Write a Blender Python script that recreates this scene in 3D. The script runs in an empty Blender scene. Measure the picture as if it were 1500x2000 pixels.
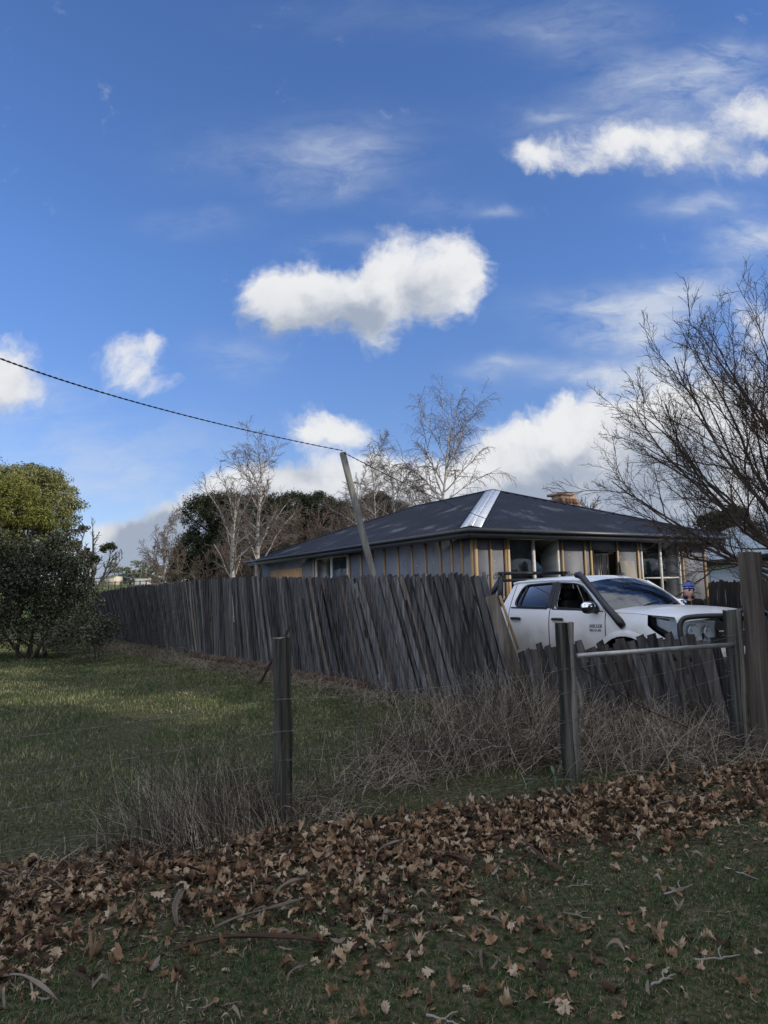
import bpy, bmesh, math, random
import numpy as np
from mathutils import Vector, Matrix
random.seed(7); rng = np.random.default_rng(11)
SC = bpy.context.scene
COL = SC.collection
PI = math.pi
rad = math.radians
# ------------------------------------------------------------ camera
F, CX, CY, EYE = 1387.0, 750.0, 1000.0, 1.6
PITCH, ROLL = math.atan(160/F), math.atan(.026)
_W = np.array([0, math.cos(PITCH), math.sin(PITCH)]); _U0 = np.array([0, -math.sin(PITCH), math.cos(PITCH)]); _R0 = np.array([1., 0, 0])
_R = _R0*math.cos(ROLL) - _U0*math.sin(ROLL); _U = _U0*math.cos(ROLL) + _R0*math.sin(ROLL)
cam = bpy.data.cameras.new('camera'); camo = bpy.data.objects.new('camera', cam); COL.objects.link(camo)
cam.sensor_fit = 'VERTICAL'; cam.sensor_height = 36; cam.lens = F/2000*36; cam.clip_start = .05; cam.clip_end = 3000
M = Matrix(((_R[0], _U[0], -_W[0]), (_R[1], _U[1], -_W[1]), (_R[2], _U[2], -_W[2]))).to_4x4()
M.translation = Vector((0, 0, EYE)); camo.matrix_world = M
SC.camera = camo
# ------------------------------------------------------------ view, sun, sky
SC.view_settings.view_transform = 'Standard'; SC.view_settings.look = 'None'
SC.view_settings.exposure = EXPO = 0.0; SC.view_settings.gamma = 1
SUN_EL = 24.0
SX, SY = 1.0, -0.36                        # the sun stands to the right and slightly behind the camera
sund = Vector((SX, SY, math.hypot(SX, SY)*math.tan(rad(SUN_EL)))).normalized()
sl = bpy.data.lights.new('sun', 'SUN'); sl.energy = 3.2; sl.angle = rad(.53); sl.color = (1, .88, .70)
so = bpy.data.objects.new('sun', sl); COL.objects.link(so); so.rotation_euler = sund.to_track_quat('Z', 'Y').to_euler()
so.location = (20, -10, 20)
def ray(px, py): return _W + _R*(px-CX)/F - _U*(py-CY)/F          # direction of a measured sight line
def at(px, py, Y): v = ray(px, py); return np.array([0, 0, EYE]) + v*(Y/v[1])

world = bpy.data.worlds.new('World'); SC.world = world; world.use_nodes = True
wt = world.node_tree; wn = wt.nodes; wl = wt.links; wn.clear()
def sky_world():
    N = lambda t: wn.new(t)
    def L(a, b): wl.new(a, b)
    out = N('ShaderNodeOutputWorld'); bg = N('ShaderNodeBackground'); bg.inputs[1].default_value = .1
    L(bg.outputs[0], out.inputs[0])
    sky = N('ShaderNodeTexSky'); sky.sky_type = 'NISHITA'; sky.sun_disc = False
    sky.sun_elevation = rad(SUN_EL); sky.sun_rotation = math.atan2(SX, SY)
    sky.air_density = 1.0; sky.dust_density = .25; sky.ozone_density = 2.2; sky.altitude = 200
    hs = N('ShaderNodeHueSaturation'); hs.inputs['Saturation'].default_value = 1.05; hs.inputs['Value'].default_value = 1.15
    L(sky.outputs[0], hs.inputs['Color'])
    tc = N('ShaderNodeTexCoord'); sp = N('ShaderNodeSeparateXYZ'); L(tc.outputs['Generated'], sp.inputs[0])
    def m(op, a, b=None, c=None, clamp=False):
        n = N('ShaderNodeMath'); n.operation = op; n.use_clamp = clamp
        for i, v in enumerate((a, b, c)):
            if v is None: continue
            if isinstance(v, (int, float)): n.inputs[i].default_value = v
            else: L(v, n.inputs[i])
        return n.outputs[0]
    def vm(op, a, b=None):
        n = N('ShaderNodeVectorMath'); n.operation = op
        for i, v in enumerate((a, b)):
            if v is None: continue
            if isinstance(v, (tuple, list)): n.inputs[i].default_value = v
            else: L(v, n.inputs[i])
        return n.outputs['Value'] if op in ('DOT_PRODUCT', 'LENGTH') else n.outputs[0]
    ay = m('MAXIMUM', m('ABSOLUTE', sp.outputs[1]), .08)
    cb = N('ShaderNodeCombineXYZ'); L(m('DIVIDE', sp.outputs[0], ay), cb.inputs[0]); L(m('DIVIDE', sp.outputs[2], ay), cb.inputs[1])
    base = cb.outputs[0]
    el_ = N('ShaderNodeMapRange'); el_.inputs[1].default_value = 0.0; el_.inputs[2].default_value = .42; L(sp.outputs[2], el_.inputs[0])
    tint = N('ShaderNodeMix'); tint.data_type = 'RGBA'; L(el_.outputs[0], tint.inputs[0]); tint.inputs[6].default_value = (.92, .88, 1.10, 1); tint.inputs[7].default_value = (1.02, 1.22, 1.66, 1)
    mul = N('ShaderNodeMix'); mul.data_type = 'RGBA'; mul.blend_type = 'MULTIPLY'; mul.inputs[0].default_value = 1; L(hs.outputs[0], mul.inputs[6]); L(tint.outputs[2], mul.inputs[7])
    skyc = mul.outputs[2]
    def noise(v, scale, detail=6, rough=.55, color=False, w=None):
        n = N('ShaderNodeTexNoise'); n.inputs['Scale'].default_value = scale; n.inputs['Detail'].default_value = detail; n.inputs['Roughness'].default_value = rough
        L(v, n.inputs['Vector']); return n.outputs['Color' if color else 'Fac']
    def warp(v, scale, amt, det=4):
        c = vm('SUBTRACT', noise(v, scale, det, .6, True), (.5, .5, .5))
        return vm('ADD', v, vm('MULTIPLY', c, (amt, amt, 0)))
    def blobsum(v, blobs):
        acc = None
        for (px, py, ax, bx, amp) in blobs:
            d = ray(px, py); c = (d[0]/d[1], d[2]/d[1], 0)
            q = vm('MULTIPLY', vm('SUBTRACT', v, c), (F/ax, F/bx, 0))
            g = m('POWER', .32, vm('DOT_PRODUCT', q, q))
            acc = m('MULTIPLY_ADD', g, amp, acc if acc is not None else 0.0)
        return acc
    CUM = [(570, 588, 105, 72, .95), (520, 570, 55, 48, .45), (650, 600, 120, 62, .9), (765, 520, 62, 74, .95), (820, 560, 90, 60, .8), (700, 565, 80, 55, .55), (895, 500, 55, 66, 1.0), (910, 560, 55, 45, .6), (735, 655, 52, 58, .75), (860, 605, 60, 32, .4),
           (225, 695, 52, 34, .55), (290, 690, 30, 26, .6), (270, 735, 50, 30, .55), (315, 765, 50, 20, .4), (-5, 740, 100, 66, 1.1), (50, 770, 60, 40, .4), (655, 832, 80, 36, .9), (590, 850, 50, 26, .4),
           (1330, 262, 100, 50, .74), (1215, 262, 75, 38, .62), (1105, 300, 95, 40, .60), (1030, 300, 60, 44, .5), (1475, 205, 80, 50, .85), (1300, 310, 100, 34, .45), (1490, 300, 80, 40, .55),
           (960, 910, 60, 60, 1.0), (1050, 860, 90, 46, 1.0), (1150, 820, 80, 44, .9), (1240, 870, 160, 80, 1.2), (1080, 950, 260, 60, 1.2), (1400, 800, 130, 90, .9), (1480, 650, 60, 90, .6), (1440, 950, 250, 110, 1.2),
           (690, 915, 90, 46, .95), (600, 945, 110, 40, .95), (480, 965, 80, 40, .8), (840, 940, 130, 50, .9), (395, 985, 60, 44, 1.0), (335, 1035, 70, 44, 1.1), (290, 1085, 60, 40, 1.1), (400, 1070, 160, 50, 1.0), (215, 1035, 55, 24, .75), (240, 1105, 100, 26, .6), (700, 1000, 400, 50, 1.1)]
    WISP = [(590, 290, 210, 66, .40), (680, 300, 110, 60, .35), (600, 360, 90, 30, .3), (1240, 590, 180, 40, .95), (1320, 560, 110, 36, .6), (1180, 645, 120, 32, .7), (1290, 630, 110, 36, .8), (1200, 735, 170, 34, 1.1), (1330, 705, 120, 34, 1.0), (1380, 402, 110, 26, .8), (1470, 480, 100, 46, 1.2), (1310, 150, 150, 60, .8), (1410, 110, 110, 44, .7), (1220, 240, 200, 66, .6), (1400, 290, 150, 70, .5), (965, 710, 70, 22, .6), (970, 405, 50, 14, .5), (850, 390, 100, 34, .25), (660, 480, 90, 30, .3), (380, 430, 120, 34, .2), (450, 700, 80, 50, .4), (200, 880, 260, 60, .5), (1130, 50, 150, 70, .35), (120, 960, 260, 40, .6), (60, 800, 120, 50, .5), (800, 30, 300, 50, .12), (1080, 215, 50, 18, .5), (280, 920, 60, 18, .3), (1080, 1000, 400, 70, .6), (100, 1080, 200, 50, .6)]
    v1 = warp(base, 3.2, .16, 5)
    v2 = warp(v1, 13, .05, 6)
    v2 = warp(v2, 42, .016, 4)
    nz = noise(v1, 11, 10, .68)
    S = blobsum(v2, CUM)
    dens = m('ADD', S, m('MULTIPLY', m('SUBTRACT', nz, .5), 1.6))
    cov = N('ShaderNodeMapRange'); cov.interpolation_type = 'SMOOTHSTEP'; cov.inputs[1].default_value = .16; cov.inputs[2].default_value = .90; L(dens, cov.inputs[0])
    # self shading: the same sum a little nearer the sun (up and to the right)
    vs = vm('ADD', v2, (.045, .060, 0))
    S2 = blobsum(vs, CUM)
    n2 = noise(vm('ADD', v1, (.022, .030, 0)), 9, 5, .6)
    thick = m('ADD', S2, m('MULTIPLY', m('SUBTRACT', n2, .5), 2.9))
    shade = N('ShaderNodeMapRange'); shade.interpolation_type = 'SMOOTHSTEP'; shade.inputs[1].default_value = -.1; shade.inputs[2].default_value = 1.75; L(thick, shade.inputs[0])
    # the bank low on the left lies in the shadow of its own bulk
    BANK = [(345, 1035, 110, 55, 1.3), (300, 1080, 110, 45, 1.0), (430, 1020, 90, 45, .7), (560, 600, 120, 30, .18), (640, 985, 120, 40, .35), (620, 985, 200, 26, .4), (0, 800, 120, 30, .3)]
    bsh = blobsum(v2, BANK)
    sh = m('MINIMUM', m('ADD', shade.outputs[0], bsh), 1.0)
    mixc = N('ShaderNodeMix'); mixc.data_type = 'RGBA'; L(sh, mixc.inputs[0])
    mixc.inputs[6].default_value = (8.4, 8.5, 8.7, 1); mixc.inputs[7].default_value = (3.6, 4.2, 5.3, 1)
    # thin wisps
    mp = N('ShaderNodeMapping'); mp.inputs['Rotation'].default_value = (0, 0, rad(-16)); mp.inputs['Scale'].default_value = (1, 2.6, 1); L(base, mp.inputs[0])
    nw = noise(warp(mp.outputs[0], 3, .25, 4), 6, 9, .66)
    ws = blobsum(warp(base, 5, .10, 4), WISP)
    wc = m('MULTIPLY', ws, m('ADD', m('MULTIPLY', nw, 3.4), -1.15), None, True)
    wc = m('MULTIPLY', wc, .84)
    mixw = N('ShaderNodeMix'); mixw.data_type = 'RGBA'; L(wc, mixw.inputs[0]); L(skyc, mixw.inputs[6]); mixw.inputs[7].default_value = (6.2, 6.8, 7.8, 1)
    fin = N('ShaderNodeMix'); fin.data_type = 'RGBA'; L(cov.outputs[0], fin.inputs[0]); L(mixw.outputs[2], fin.inputs[6]); L(mixc.outputs[2], fin.inputs[7])
    L(fin.outputs[2], bg.inputs[0])
    # unseen bright broken cloud, added behind and above the view to lift ambient light
    dv = vm('DOT_PRODUCT', tc.outputs['Generated'], (0, -.66, .75)); bk = N('ShaderNodeMapRange'); bk.interpolation_type = 'SMOOTHSTEP'; bk.inputs[1].default_value = .10; bk.inputs[2].default_value = .42; L(dv, bk.inputs[0])
    nb = noise(tc.outputs['Generated'], 3.2, 7, .6); nbm = N('ShaderNodeMapRange'); nbm.interpolation_type = 'SMOOTHSTEP'; nbm.inputs[1].default_value = .36; nbm.inputs[2].default_value = .52; L(nb, nbm.inputs[0])
    fb = N('ShaderNodeMix'); fb.data_type = 'RGBA'; L(m('MULTIPLY', bk.outputs[0], nbm.outputs[0]), fb.inputs[0]); L(fin.outputs[2], fb.inputs[6]); fb.inputs[7].default_value = (12.0, 12.3, 13.2, 1); L(fb.outputs[2], bg.inputs[0])
    world.cycles.sampling_method = 'MANUAL'; world.cycles.sample_map_resolution = 512
sky_world()

# ------------------------------------------------------------ object helpers
def tag(o, label=None, cat=None, group=None, kind=None):
    if label: o['label'] = label
    if cat: o['category'] = cat
    if group: o['group'] = group
    if kind: o['kind'] = kind
    return o
def thing(name, label, cat, loc=(0, 0, 0), rotz=0, group=None):
    o = bpy.data.objects.new(name, None); COL.objects.link(o); o.empty_display_size = .2
    o.location = tuple(float(c) for c in loc); o.rotation_euler = (0, 0, rotz)
    return tag(o, label, cat, group)
class MB:
    """collects vertices and faces for one mesh"""
    def __init__(s): s.v = []; s.f = {}; s.n = 0; s.mi = {}
    def add(s, V, Fs, mi=0):
        V = np.asarray(V, float).reshape(-1, 3); Fs = np.asarray(Fs, int)
        if Fs.ndim == 1: Fs = Fs[None]
        s.f.setdefault((Fs.shape[1], mi), []).append(Fs + s.n); s.v.append(V); s.n += len(V); return s
    def poly(s, pts, mi=0): return s.add(pts, [list(range(len(pts)))], mi)
    def box(s, c, size, R=None, mi=0, taper=1.0):
        h = np.array(size)/2.
        V = np.array([(x, y, z) for z in (-1, 1) for y in (-1, 1) for x in (-1, 1)], float)*h
        V[4:, :2] *= taper
        if R is not None: V = V @ np.asarray(R).T
        return s.add(V + np.asarray(c), [(0, 2, 3, 1), (4, 5, 7, 6), (0, 1, 5, 4), (2, 6, 7, 3), (0, 4, 6, 2), (1, 3, 7, 5)], mi)
    def bar(s, a, b, w, t, side=None, mi=0, w2=None):
        """rectangular bar a->b; w along 'side', t across"""
        a = np.asarray(a, float); b = np.asarray(b, float); d = b-a; L = np.linalg.norm(d); d /= L
        sd = np.array(side if side is not None else (1, 0, 0), float); sd -= d*(sd@d); sd /= np.linalg.norm(sd); nn = np.cross(d, sd)
        w2 = w if w2 is None else w2
        V = []
        for p, ww in ((a, w), (b, w2)):
            for i, j in ((-1, -1), (1, -1), (1, 1), (-1, 1)): V.append(p + sd*ww/2*i + nn*t/2*j)
        return s.add(V, [(0, 3, 2, 1), (4, 5, 6, 7), (0, 1, 5, 4), (1, 2, 6, 5), (2, 3, 7, 6), (3, 0, 4, 7)], mi)
    def grid(s, P, mi=0, closed_u=False, flip=False):
        P = np.asarray(P, float); a, b = P.shape[:2]
        i = np.arange(a if closed_u else a-1)[:, None]; j = np.arange(b-1)[None]
        q = lambda ii, jj: ((ii % a)*b + jj)
        Fs = np.stack([q(i, j)+0*j, q(i+1, j)+0*j, q(i+1, j+1), q(i, j+1)+0*i], -1).reshape(-1, 4)
        if flip: Fs = Fs[:, ::-1]
        return s.add(P.reshape(-1, 3), Fs, mi)
    def tubes(s, pts, r, k=4, mi=0, caps=False):
        """pts [m,n,3], r [m,n]"""
        pts = np.asarray(pts, float); r = np.asarray(r, float)
        if pts.ndim == 2: pts = pts[None]; r = np.broadcast_to(r, (1, pts.shape[1]))
        m_, n_ = pts.shape[:2]
        T = np.gradient(pts, axis=1); T /= np.linalg.norm(T, axis=2, keepdims=True)+1e-9
        ref = np.zeros_like(T); av = np.abs(T.mean(1)); ax = av.argmin(1)
        ref[np.arange(m_), :, ax] = 1
        A = np.cross(T, ref); A /= np.linalg.norm(A, axis=2, keepdims=True)+1e-9; B = np.cross(T, A)
        th = np.arange(k)*2*PI/k
        V = pts[:, :, None] + r[:, :, None, None]*(A[:, :, None]*np.cos(th)[None, None, :, None] + B[:, :, None]*np.sin(th)[None, None, :, None])
        base = (np.arange(m_)*n_*k)[:, None, None]; i = (np.arange(n_-1)*k)[None, :, None]; j = np.arange(k)[None, None]; jn = (j+1) % k
        Fs = np.stack([base+i+j, base+i+jn, base+i+k+jn, base+i+k+j], -1).reshape(-1, 4)
        n0 = s.n; s.add(V.reshape(-1, 3), Fs, mi)
        if caps and k > 2:
            c0 = base[:, 0]+np.arange(k)[None, ::-1]; c1 = base[:, 0]+(n_-1)*k+np.arange(k)[None]
            s.f.setdefault((k, mi), []).append(np.concatenate([c0, c1])+n0)
        return s
    def lathe(s, prof, c=(0, 0, 0), axis='z', k=16, mi=0):
        P = []
        for i in range(k+1):
            t = 2*PI*i/k
            for (r_, h) in prof:
                q = (r_*math.cos(t), r_*math.sin(t), h)
                if axis == 'x': q = (q[2], q[0], q[1])
                if axis == 'y': q = (q[0], q[2], q[1])
                P.append(np.array(q)+np.array(c))
        return s.grid(np.array(P).reshape(k+1, len(prof), 3), mi)
    def build(s, name, mats, parent=None, smooth=False, world=False, kind=None):
        if not s.v: return None
        V = np.concatenate(s.v)
        if world and parent is not None: V = V - np.array(parent.location)
        me = bpy.data.meshes.new(name)
        me.vertices.add(len(V)); me.vertices.foreach_set('co', V.astype(np.float32).ravel())
        loops = []; starts = []; mis = []; off = 0
        for (k, mi), fl in s.f.items():
            Fs = np.concatenate(fl); loops.append(Fs.ravel()); starts.append(off+np.arange(len(Fs))*k); off += Fs.size; mis.append(np.full(len(Fs), mi))
        lo = np.concatenate(loops); st = np.concatenate(starts); mi = np.concatenate(mis)
        me.loops.add(len(lo)); me.loops.foreach_set('vertex_index', lo.astype(np.int32))
        me.polygons.add(len(st)); me.polygons.foreach_set('loop_start', st.astype(np.int32)); me.polygons.foreach_set('material_index', mi.astype(np.int32))
        if smooth: me.polygons.foreach_set('use_smooth', np.ones(len(st), bool))
        me.update(calc_edges=True); me.validate()
        for m_ in (mats if isinstance(mats, (list, tuple)) else [mats]): me.materials.append(m_)
        o = bpy.data.objects.new(name, me); COL.objects.link(o)
        if parent: o.parent = parent
        if kind: o['kind'] = kind
        return o
def copy_tree(o, parent=None):
    c = o.copy(); COL.objects.link(c)
    if parent: c.parent = parent
    for ch in list(o.children): copy_tree(ch, c)
    return c
def Rz(a): c, s = math.cos(a), math.sin(a); return np.array([[c, -s, 0], [s, c, 0], [0, 0, 1.]])
def smooth01(x): x = np.clip(x, 0, 1); return x*x*(3-2*x)
def bevel(o, w=.01, seg=2):
    m_ = o.modifiers.new('bevel', 'BEVEL'); m_.width = w; m_.segments = seg; m_.limit_method = 'ANGLE'; return o
def text(body, size, mat_, parent, loc, rot, name='lettering', ext=.0015, shear=0, spacing=1):
    cu = bpy.data.curves.new(name, 'FONT'); cu.body = body; cu.size = size; cu.extrude = ext; cu.shear = shear; cu.space_character = spacing
    cu.align_x = 'LEFT'; cu.materials.append(mat_)
    o = bpy.data.objects.new(name, cu); dg = bpy.context.evaluated_depsgraph_get()
    COL.objects.link(o); dg.update(); me = bpy.data.meshes.new_from_object(o.evaluated_get(dg)); 
    COL.objects.unlink(o); bpy.data.objects.remove(o)
    o = bpy.data.objects.new(name, me); COL.objects.link(o)
    if not me.materials: me.materials.append(mat_)
    o.parent = parent; o.matrix_local = Matrix.Translation(loc) @ rot.to_4x4(); return o

# ------------------------------------------------------------ materials
def mat(name, stops, scale=(4, 4, 4), detail=6, rough=.8, bump=0, spec=.3, island=0, objrand=0, coord='Position', metal=0, coat=0, sub=None, dist=0, roughnoise=.6, trans=0, bscale=None, bdist=.01):
    """colour ramp driven by stretched noise, optional per-island / per-object variation and bump"""
    m_ = bpy.data.materials.new(name); m_.use_nodes = True; nt = m_.node_tree; n = nt.nodes; l = nt.links
    b = n['Principled BSDF']; b.inputs['Roughness'].default_value = rough; b.inputs['Specular IOR Level'].default_value = spec; b.inputs['Metallic'].default_value = metal
    b.inputs['Coat Weight'].default_value = coat
    if coord == 'Position':
        g = n.new('ShaderNodeNewGeometry'); src = g.outputs['Position']
    else:
        g = n.new('ShaderNodeTexCoord'); src = g.outputs[coord]
    mp = n.new('ShaderNodeMapping'); mp.inputs['Scale'].default_value = scale; l.new(src, mp.inputs[0])
    nz = n.new('ShaderNodeTexNoise'); nz.inputs['Scale'].default_value = 1; nz.inputs['Detail'].default_value = detail; nz.inputs['Roughness'].default_value = roughnoise; nz.inputs['Distortion'].default_value = dist
    if objrand:
        oi = n.new('ShaderNodeObjectInfo'); va = n.new('ShaderNodeVectorMath'); va.operation = 'SCALE'; va.inputs[0].default_value = (37, 53, 71); l.new(oi.outputs['Random'], va.inputs['Scale'])
        vb = n.new('ShaderNodeVectorMath'); vb.operation = 'ADD'; l.new(mp.outputs[0], vb.inputs[0]); l.new(va.outputs[0], vb.inputs[1]); l.new(vb.outputs[0], nz.inputs['Vector'])
    else: l.new(mp.outputs[0], nz.inputs['Vector'])
    fac = nz.outputs['Fac']
    def mix_in(fac, src2, k):
        a = n.new('ShaderNodeMath'); a.operation = 'SUBTRACT'; l.new(src2, a.inputs[0]); a.inputs[1].default_value = .5
        c = n.new('ShaderNodeMath'); c.operation = 'MULTIPLY_ADD'; l.new(a.outputs[0], c.inputs[0]); c.inputs[1].default_value = k; l.new(fac, c.inputs[2]); return c.outputs[0]
    if island:
        gi = n.new('ShaderNodeNewGeometry'); fac = mix_in(fac, gi.outputs['Random Per Island'], island)
    if objrand: fac = mix_in(fac, oi.outputs['Random'], objrand)
    cr = n.new('ShaderNodeValToRGB'); el = cr.color_ramp.elements
    for i, (p_, c_) in enumerate(stops):
        e = el[i] if i < 2 else el.new(p_)
        e.position = p_; e.color = (*c_, 1)
    l.new(fac, cr.inputs[0]); l.new(cr.outputs[0], b.inputs['Base Color'])
    if bump:
        bn = n.new('ShaderNodeTexNoise'); bn.inputs['Scale'].default_value = 1; bn.inputs['Detail'].default_value = 5
        mp2 = n.new('ShaderNodeMapping'); mp2.inputs['Scale'].default_value = bscale or tuple(c*3 for c in scale); l.new(src, mp2.inputs[0]); l.new(mp2.outputs[0], bn.inputs['Vector'])
        bp = n.new('ShaderNodeBump'); bp.inputs['Strength'].default_value = bump; bp.inputs['Distance'].default_value = bdist; l.new(bn.outputs['Fac'], bp.inputs['Height']); l.new(bp.outputs[0], b.inputs['Normal'])
    if trans:
        # thin leaf: part of the light passes through
        tr = n.new('ShaderNodeBsdfTranslucent'); l.new(cr.outputs[0], tr.inputs[0]); ms = n.new('ShaderNodeMixShader'); ms.inputs[0].default_value = trans
        l.new(b.outputs[0], ms.inputs[1]); l.new(tr.outputs[0], ms.inputs[2]); l.new(ms.outputs[0], n['Material Output'].inputs[0])
    m_['b'] = 1
    return m_
def glass_mat(name, tint, ior_mix=1.0, refl=(.9, .95, 1)):
    m_ = bpy.data.materials.new(name); m_.use_nodes = True; nt = m_.node_tree; n = nt.nodes; l = nt.links; n.clear()
    out = n.new('ShaderNodeOutputMaterial'); tr = n.new('ShaderNodeBsdfTransparent'); tr.inputs[0].default_value = (*tint, 1)
    gl = n.new('ShaderNodeBsdfGlossy'); gl.inputs['Roughness'].default_value = .015; gl.inputs[0].default_value = (*refl, 1)
    fr = n.new('ShaderNodeFresnel'); fr.inputs[0].default_value = 1.5*ior_mix
    tc = n.new('ShaderNodeNewGeometry'); nz = n.new('ShaderNodeTexNoise'); nz.inputs['Scale'].default_value = 2.5; nz.inputs['Detail'].default_value = 1; l.new(tc.outputs['Position'], nz.inputs[0])
    bp = n.new('ShaderNodeBump'); bp.inputs['Strength'].default_value = .05; bp.inputs['Distance'].default_value = .02; l.new(nz.outputs[0], bp.inputs['Height']); l.new(bp.outputs[0], gl.inputs['Normal'])
    ms = n.new('ShaderNodeMixShader'); l.new(fr.outputs[0], ms.inputs[0]); l.new(tr.outputs[0], ms.inputs[1]); l.new(gl.outputs[0], ms.inputs[2]); l.new(ms.outputs[0], out.inputs[0])
    return m_
MT = {}
MT['ground'] = mat('soil_and_turf', [(.32, (.012, .014, .007)), (.46, (.040, .052, .020)), (.55, (.075, .062, .038)), (.68, (.13, .105, .075))], (26, 26, 26), 8, .95, .8, .1, bscale=(30, 30, 30), bdist=.03)
MT['paddock'] = mat('paddock_turf', [(.3, (.045, .085, .020)), (.7, (.10, .14, .04))], (.08, .08, .08), 8, .95, 0, .1)
MT['paling'] = mat('weathered_paling', [(.29, (.013, .013, .015)), (.46, (.050, .051, .054)), (.63, (.100, .101, .105)), (.82, (.22, .22, .222))], (22, 22, .9), 8, .9, .6, .2, objrand=.26, island=.12, bscale=(90, 90, 3), bdist=.004)
MT['paling_dark'] = mat('dark_weathered_paling', [(.25, (.020, .018, .018)), (.45, (.055, .050, .048)), (.62, (.095, .088, .085)), (.8, (.17, .16, .155))], (22, 22, .9), 8, .9, .6, .2, objrand=.3, island=.12, bscale=(90, 90, 3), bdist=.004)
MT['paling_warm'] = mat('weathered_brown_paling', [(.25, (.030, .025, .022)), (.45, (.085, .072, .062)), (.62, (.15, .13, .115)), (.8, (.25, .22, .20))], (22, 22, .9), 8, .9, .6, .2, objrand=.3, island=.12, bscale=(90, 90, 3), bdist=.004)
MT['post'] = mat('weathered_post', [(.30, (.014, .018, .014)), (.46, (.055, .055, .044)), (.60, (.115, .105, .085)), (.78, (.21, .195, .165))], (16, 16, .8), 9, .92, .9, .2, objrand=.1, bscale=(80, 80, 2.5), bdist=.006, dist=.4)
MT['post_dark_face'] = mat('dark_post_face', [(.32, (.008, .010, .009)), (.46, (.026, .029, .026)), (.58, (.075, .076, .066)), (.74, (.17, .165, .14))], (16, 16, .8), 9, .92, .9, .2, bscale=(80, 80, 2.5), bdist=.006, dist=.4)  # darker streaked colour for the front faces of the wire fence posts
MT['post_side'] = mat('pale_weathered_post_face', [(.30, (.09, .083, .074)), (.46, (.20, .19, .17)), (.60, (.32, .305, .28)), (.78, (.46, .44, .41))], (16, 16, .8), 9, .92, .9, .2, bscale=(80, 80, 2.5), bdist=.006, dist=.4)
MT['post_brown'] = mat('weathered_brown_post', [(.3, (.035, .030, .026)), (.5, (.092, .080, .069)), (.7, (.165, .145, .128))], (14, 14, .7), 9, .92, .9, .2, bscale=(70, 70, 2.5), bdist=.006)
MT['post_pale'] = mat('grey_square_timber', [(.3, (.12, .115, .105)), (.5, (.20, .195, .18)), (.7, (.29, .28, .265))], (14, 14, .7), 8, .9, .5, .2, bscale=(60, 60, 2.5))
MT['endgrain'] = mat('end_grain', [(.3, (.12, .10, .08)), (.7, (.3, .27, .22))], (60, 60, 60), 5, .95)
MT['rail_pipe'] = mat('galvanised_pipe', [(.35, (.30, .31, .31)), (.65, (.46, .47, .47))], (9, 9, 9), 5, .45, .15, .5, metal=.6)
MT['wire'] = mat('fencing_wire', [(.4, (.10, .09, .085)), (.6, (.26, .25, .25))], (12, 12, 12), 3, .5, 0, .5, metal=.7)
MT['rust'] = mat('rusty_steel', [(.3, (.012, .010, .010)), (.7, (.035, .025, .020))], (20, 20, 20), 4, .7)
MT['timber'] = mat('pine_timber', [(.3, (.24, .155, .08)), (.5, (.40, .28, .155)), (.7, (.50, .37, .22))], (14, 14, .8), 7, .75, .3, .3, objrand=.3, bscale=(60, 60, 2))
MT['ply'] = mat('plywood', [(.3, (.42, .25, .13)), (.7, (.60, .40, .22))], (3, 3, 1.2), 7, .7, .1, .3)
MT['wrap'] = mat('building_wrap', [(.35, (.125, .14, .175)), (.65, (.19, .205, .245))], (1.2, 1.2, 1.2), 4, .6, .5, .4, bscale=(1.5, 1.5, .8), bdist=.05)
MT['white_wood'] = mat('weathered_white_paint', [(.3, (.42, .42, .42)), (.5, (.62, .62, .61)), (.75, (.75, .75, .73))], (5, 5, 5), 7, .6, .2)
MT['black_paint'] = mat('black_painted_metal', [(.3, (.010, .011, .014)), (.7, (.018, .020, .024))], (4, 4, 4), 3, .38, .05, .5)
MT['fascia'] = mat('dark_fascia', [(.3, (.030, .034, .044)), (.7, (.045, .050, .062))], (2, 2, 2), 3, .4, 0, .5)
MT['cover_strip'] = mat('pale_steel_strip', [(.3, (.46, .50, .56)), (.7, (.62, .66, .72))], (2, 2, 2), 3, .35, 0, .5, metal=.3)
MT['brick'] = None
MT['car_white'] = mat('white_car_paint', [(.3, (.84, .86, .89)), (.7, (.88, .89, .91))], (1.5, 1.5, 1.5), 3, .28, 0, .5, coat=.6)
MT['plastic'] = mat('black_plastic', [(.3, (.012, .012, .013)), (.7, (.022, .022, .024))], (8, 8, 8), 3, .42, .1, .5)
MT['rubber'] = mat('tyre_rubber', [(.3, (.015, .015, .015)), (.7, (.03, .028, .026))], (12, 12, 12), 4, .85)
MT['chrome'] = mat('chrome', [(.3, (.7, .72, .75)), (.7, (.8, .82, .85))], (2, 2, 2), 2, .08, 0, .5, metal=1)
MT['alloy'] = mat('alloy', [(.3, (.4, .4, .42)), (.7, (.5, .5, .52))], (2, 2, 2), 2, .3, 0, .5, metal=.9)
MT['seat'] = mat('seat_fabric', [(.3, (.015, .015, .016)), (.7, (.03, .03, .03))], (20, 20, 20), 4, .9)
MT['glass_clear'] = glass_mat('window_glass', (.38, .42, .43))
MT['glass_tint'] = glass_mat('tinted_glass', (.05, .06, .07), .84)
MT['glass_screen'] = glass_mat('windscreen_glass', (.10, .12, .13), 1.4)
MT['glass_lamp'] = glass_mat('lamp_glass', (.85, .88, .9), 1.0)
MT['cable'] = mat('twisted_cable', [(.3, (.02, .02, .022)), (.7, (.06, .06, .065))], (9, 9, 9), 3, .6)
MT['room'] = mat('dim_room', [(.3, (.10, .095, .085)), (.7, (.2, .19, .17))], (1, 1, 1), 4, .9)
MT['ink'] = mat('dark_ink', [(.3, (.03, .03, .035)), (.7, (.05, .05, .055))], (5, 5, 5), 3, .8)
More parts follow.
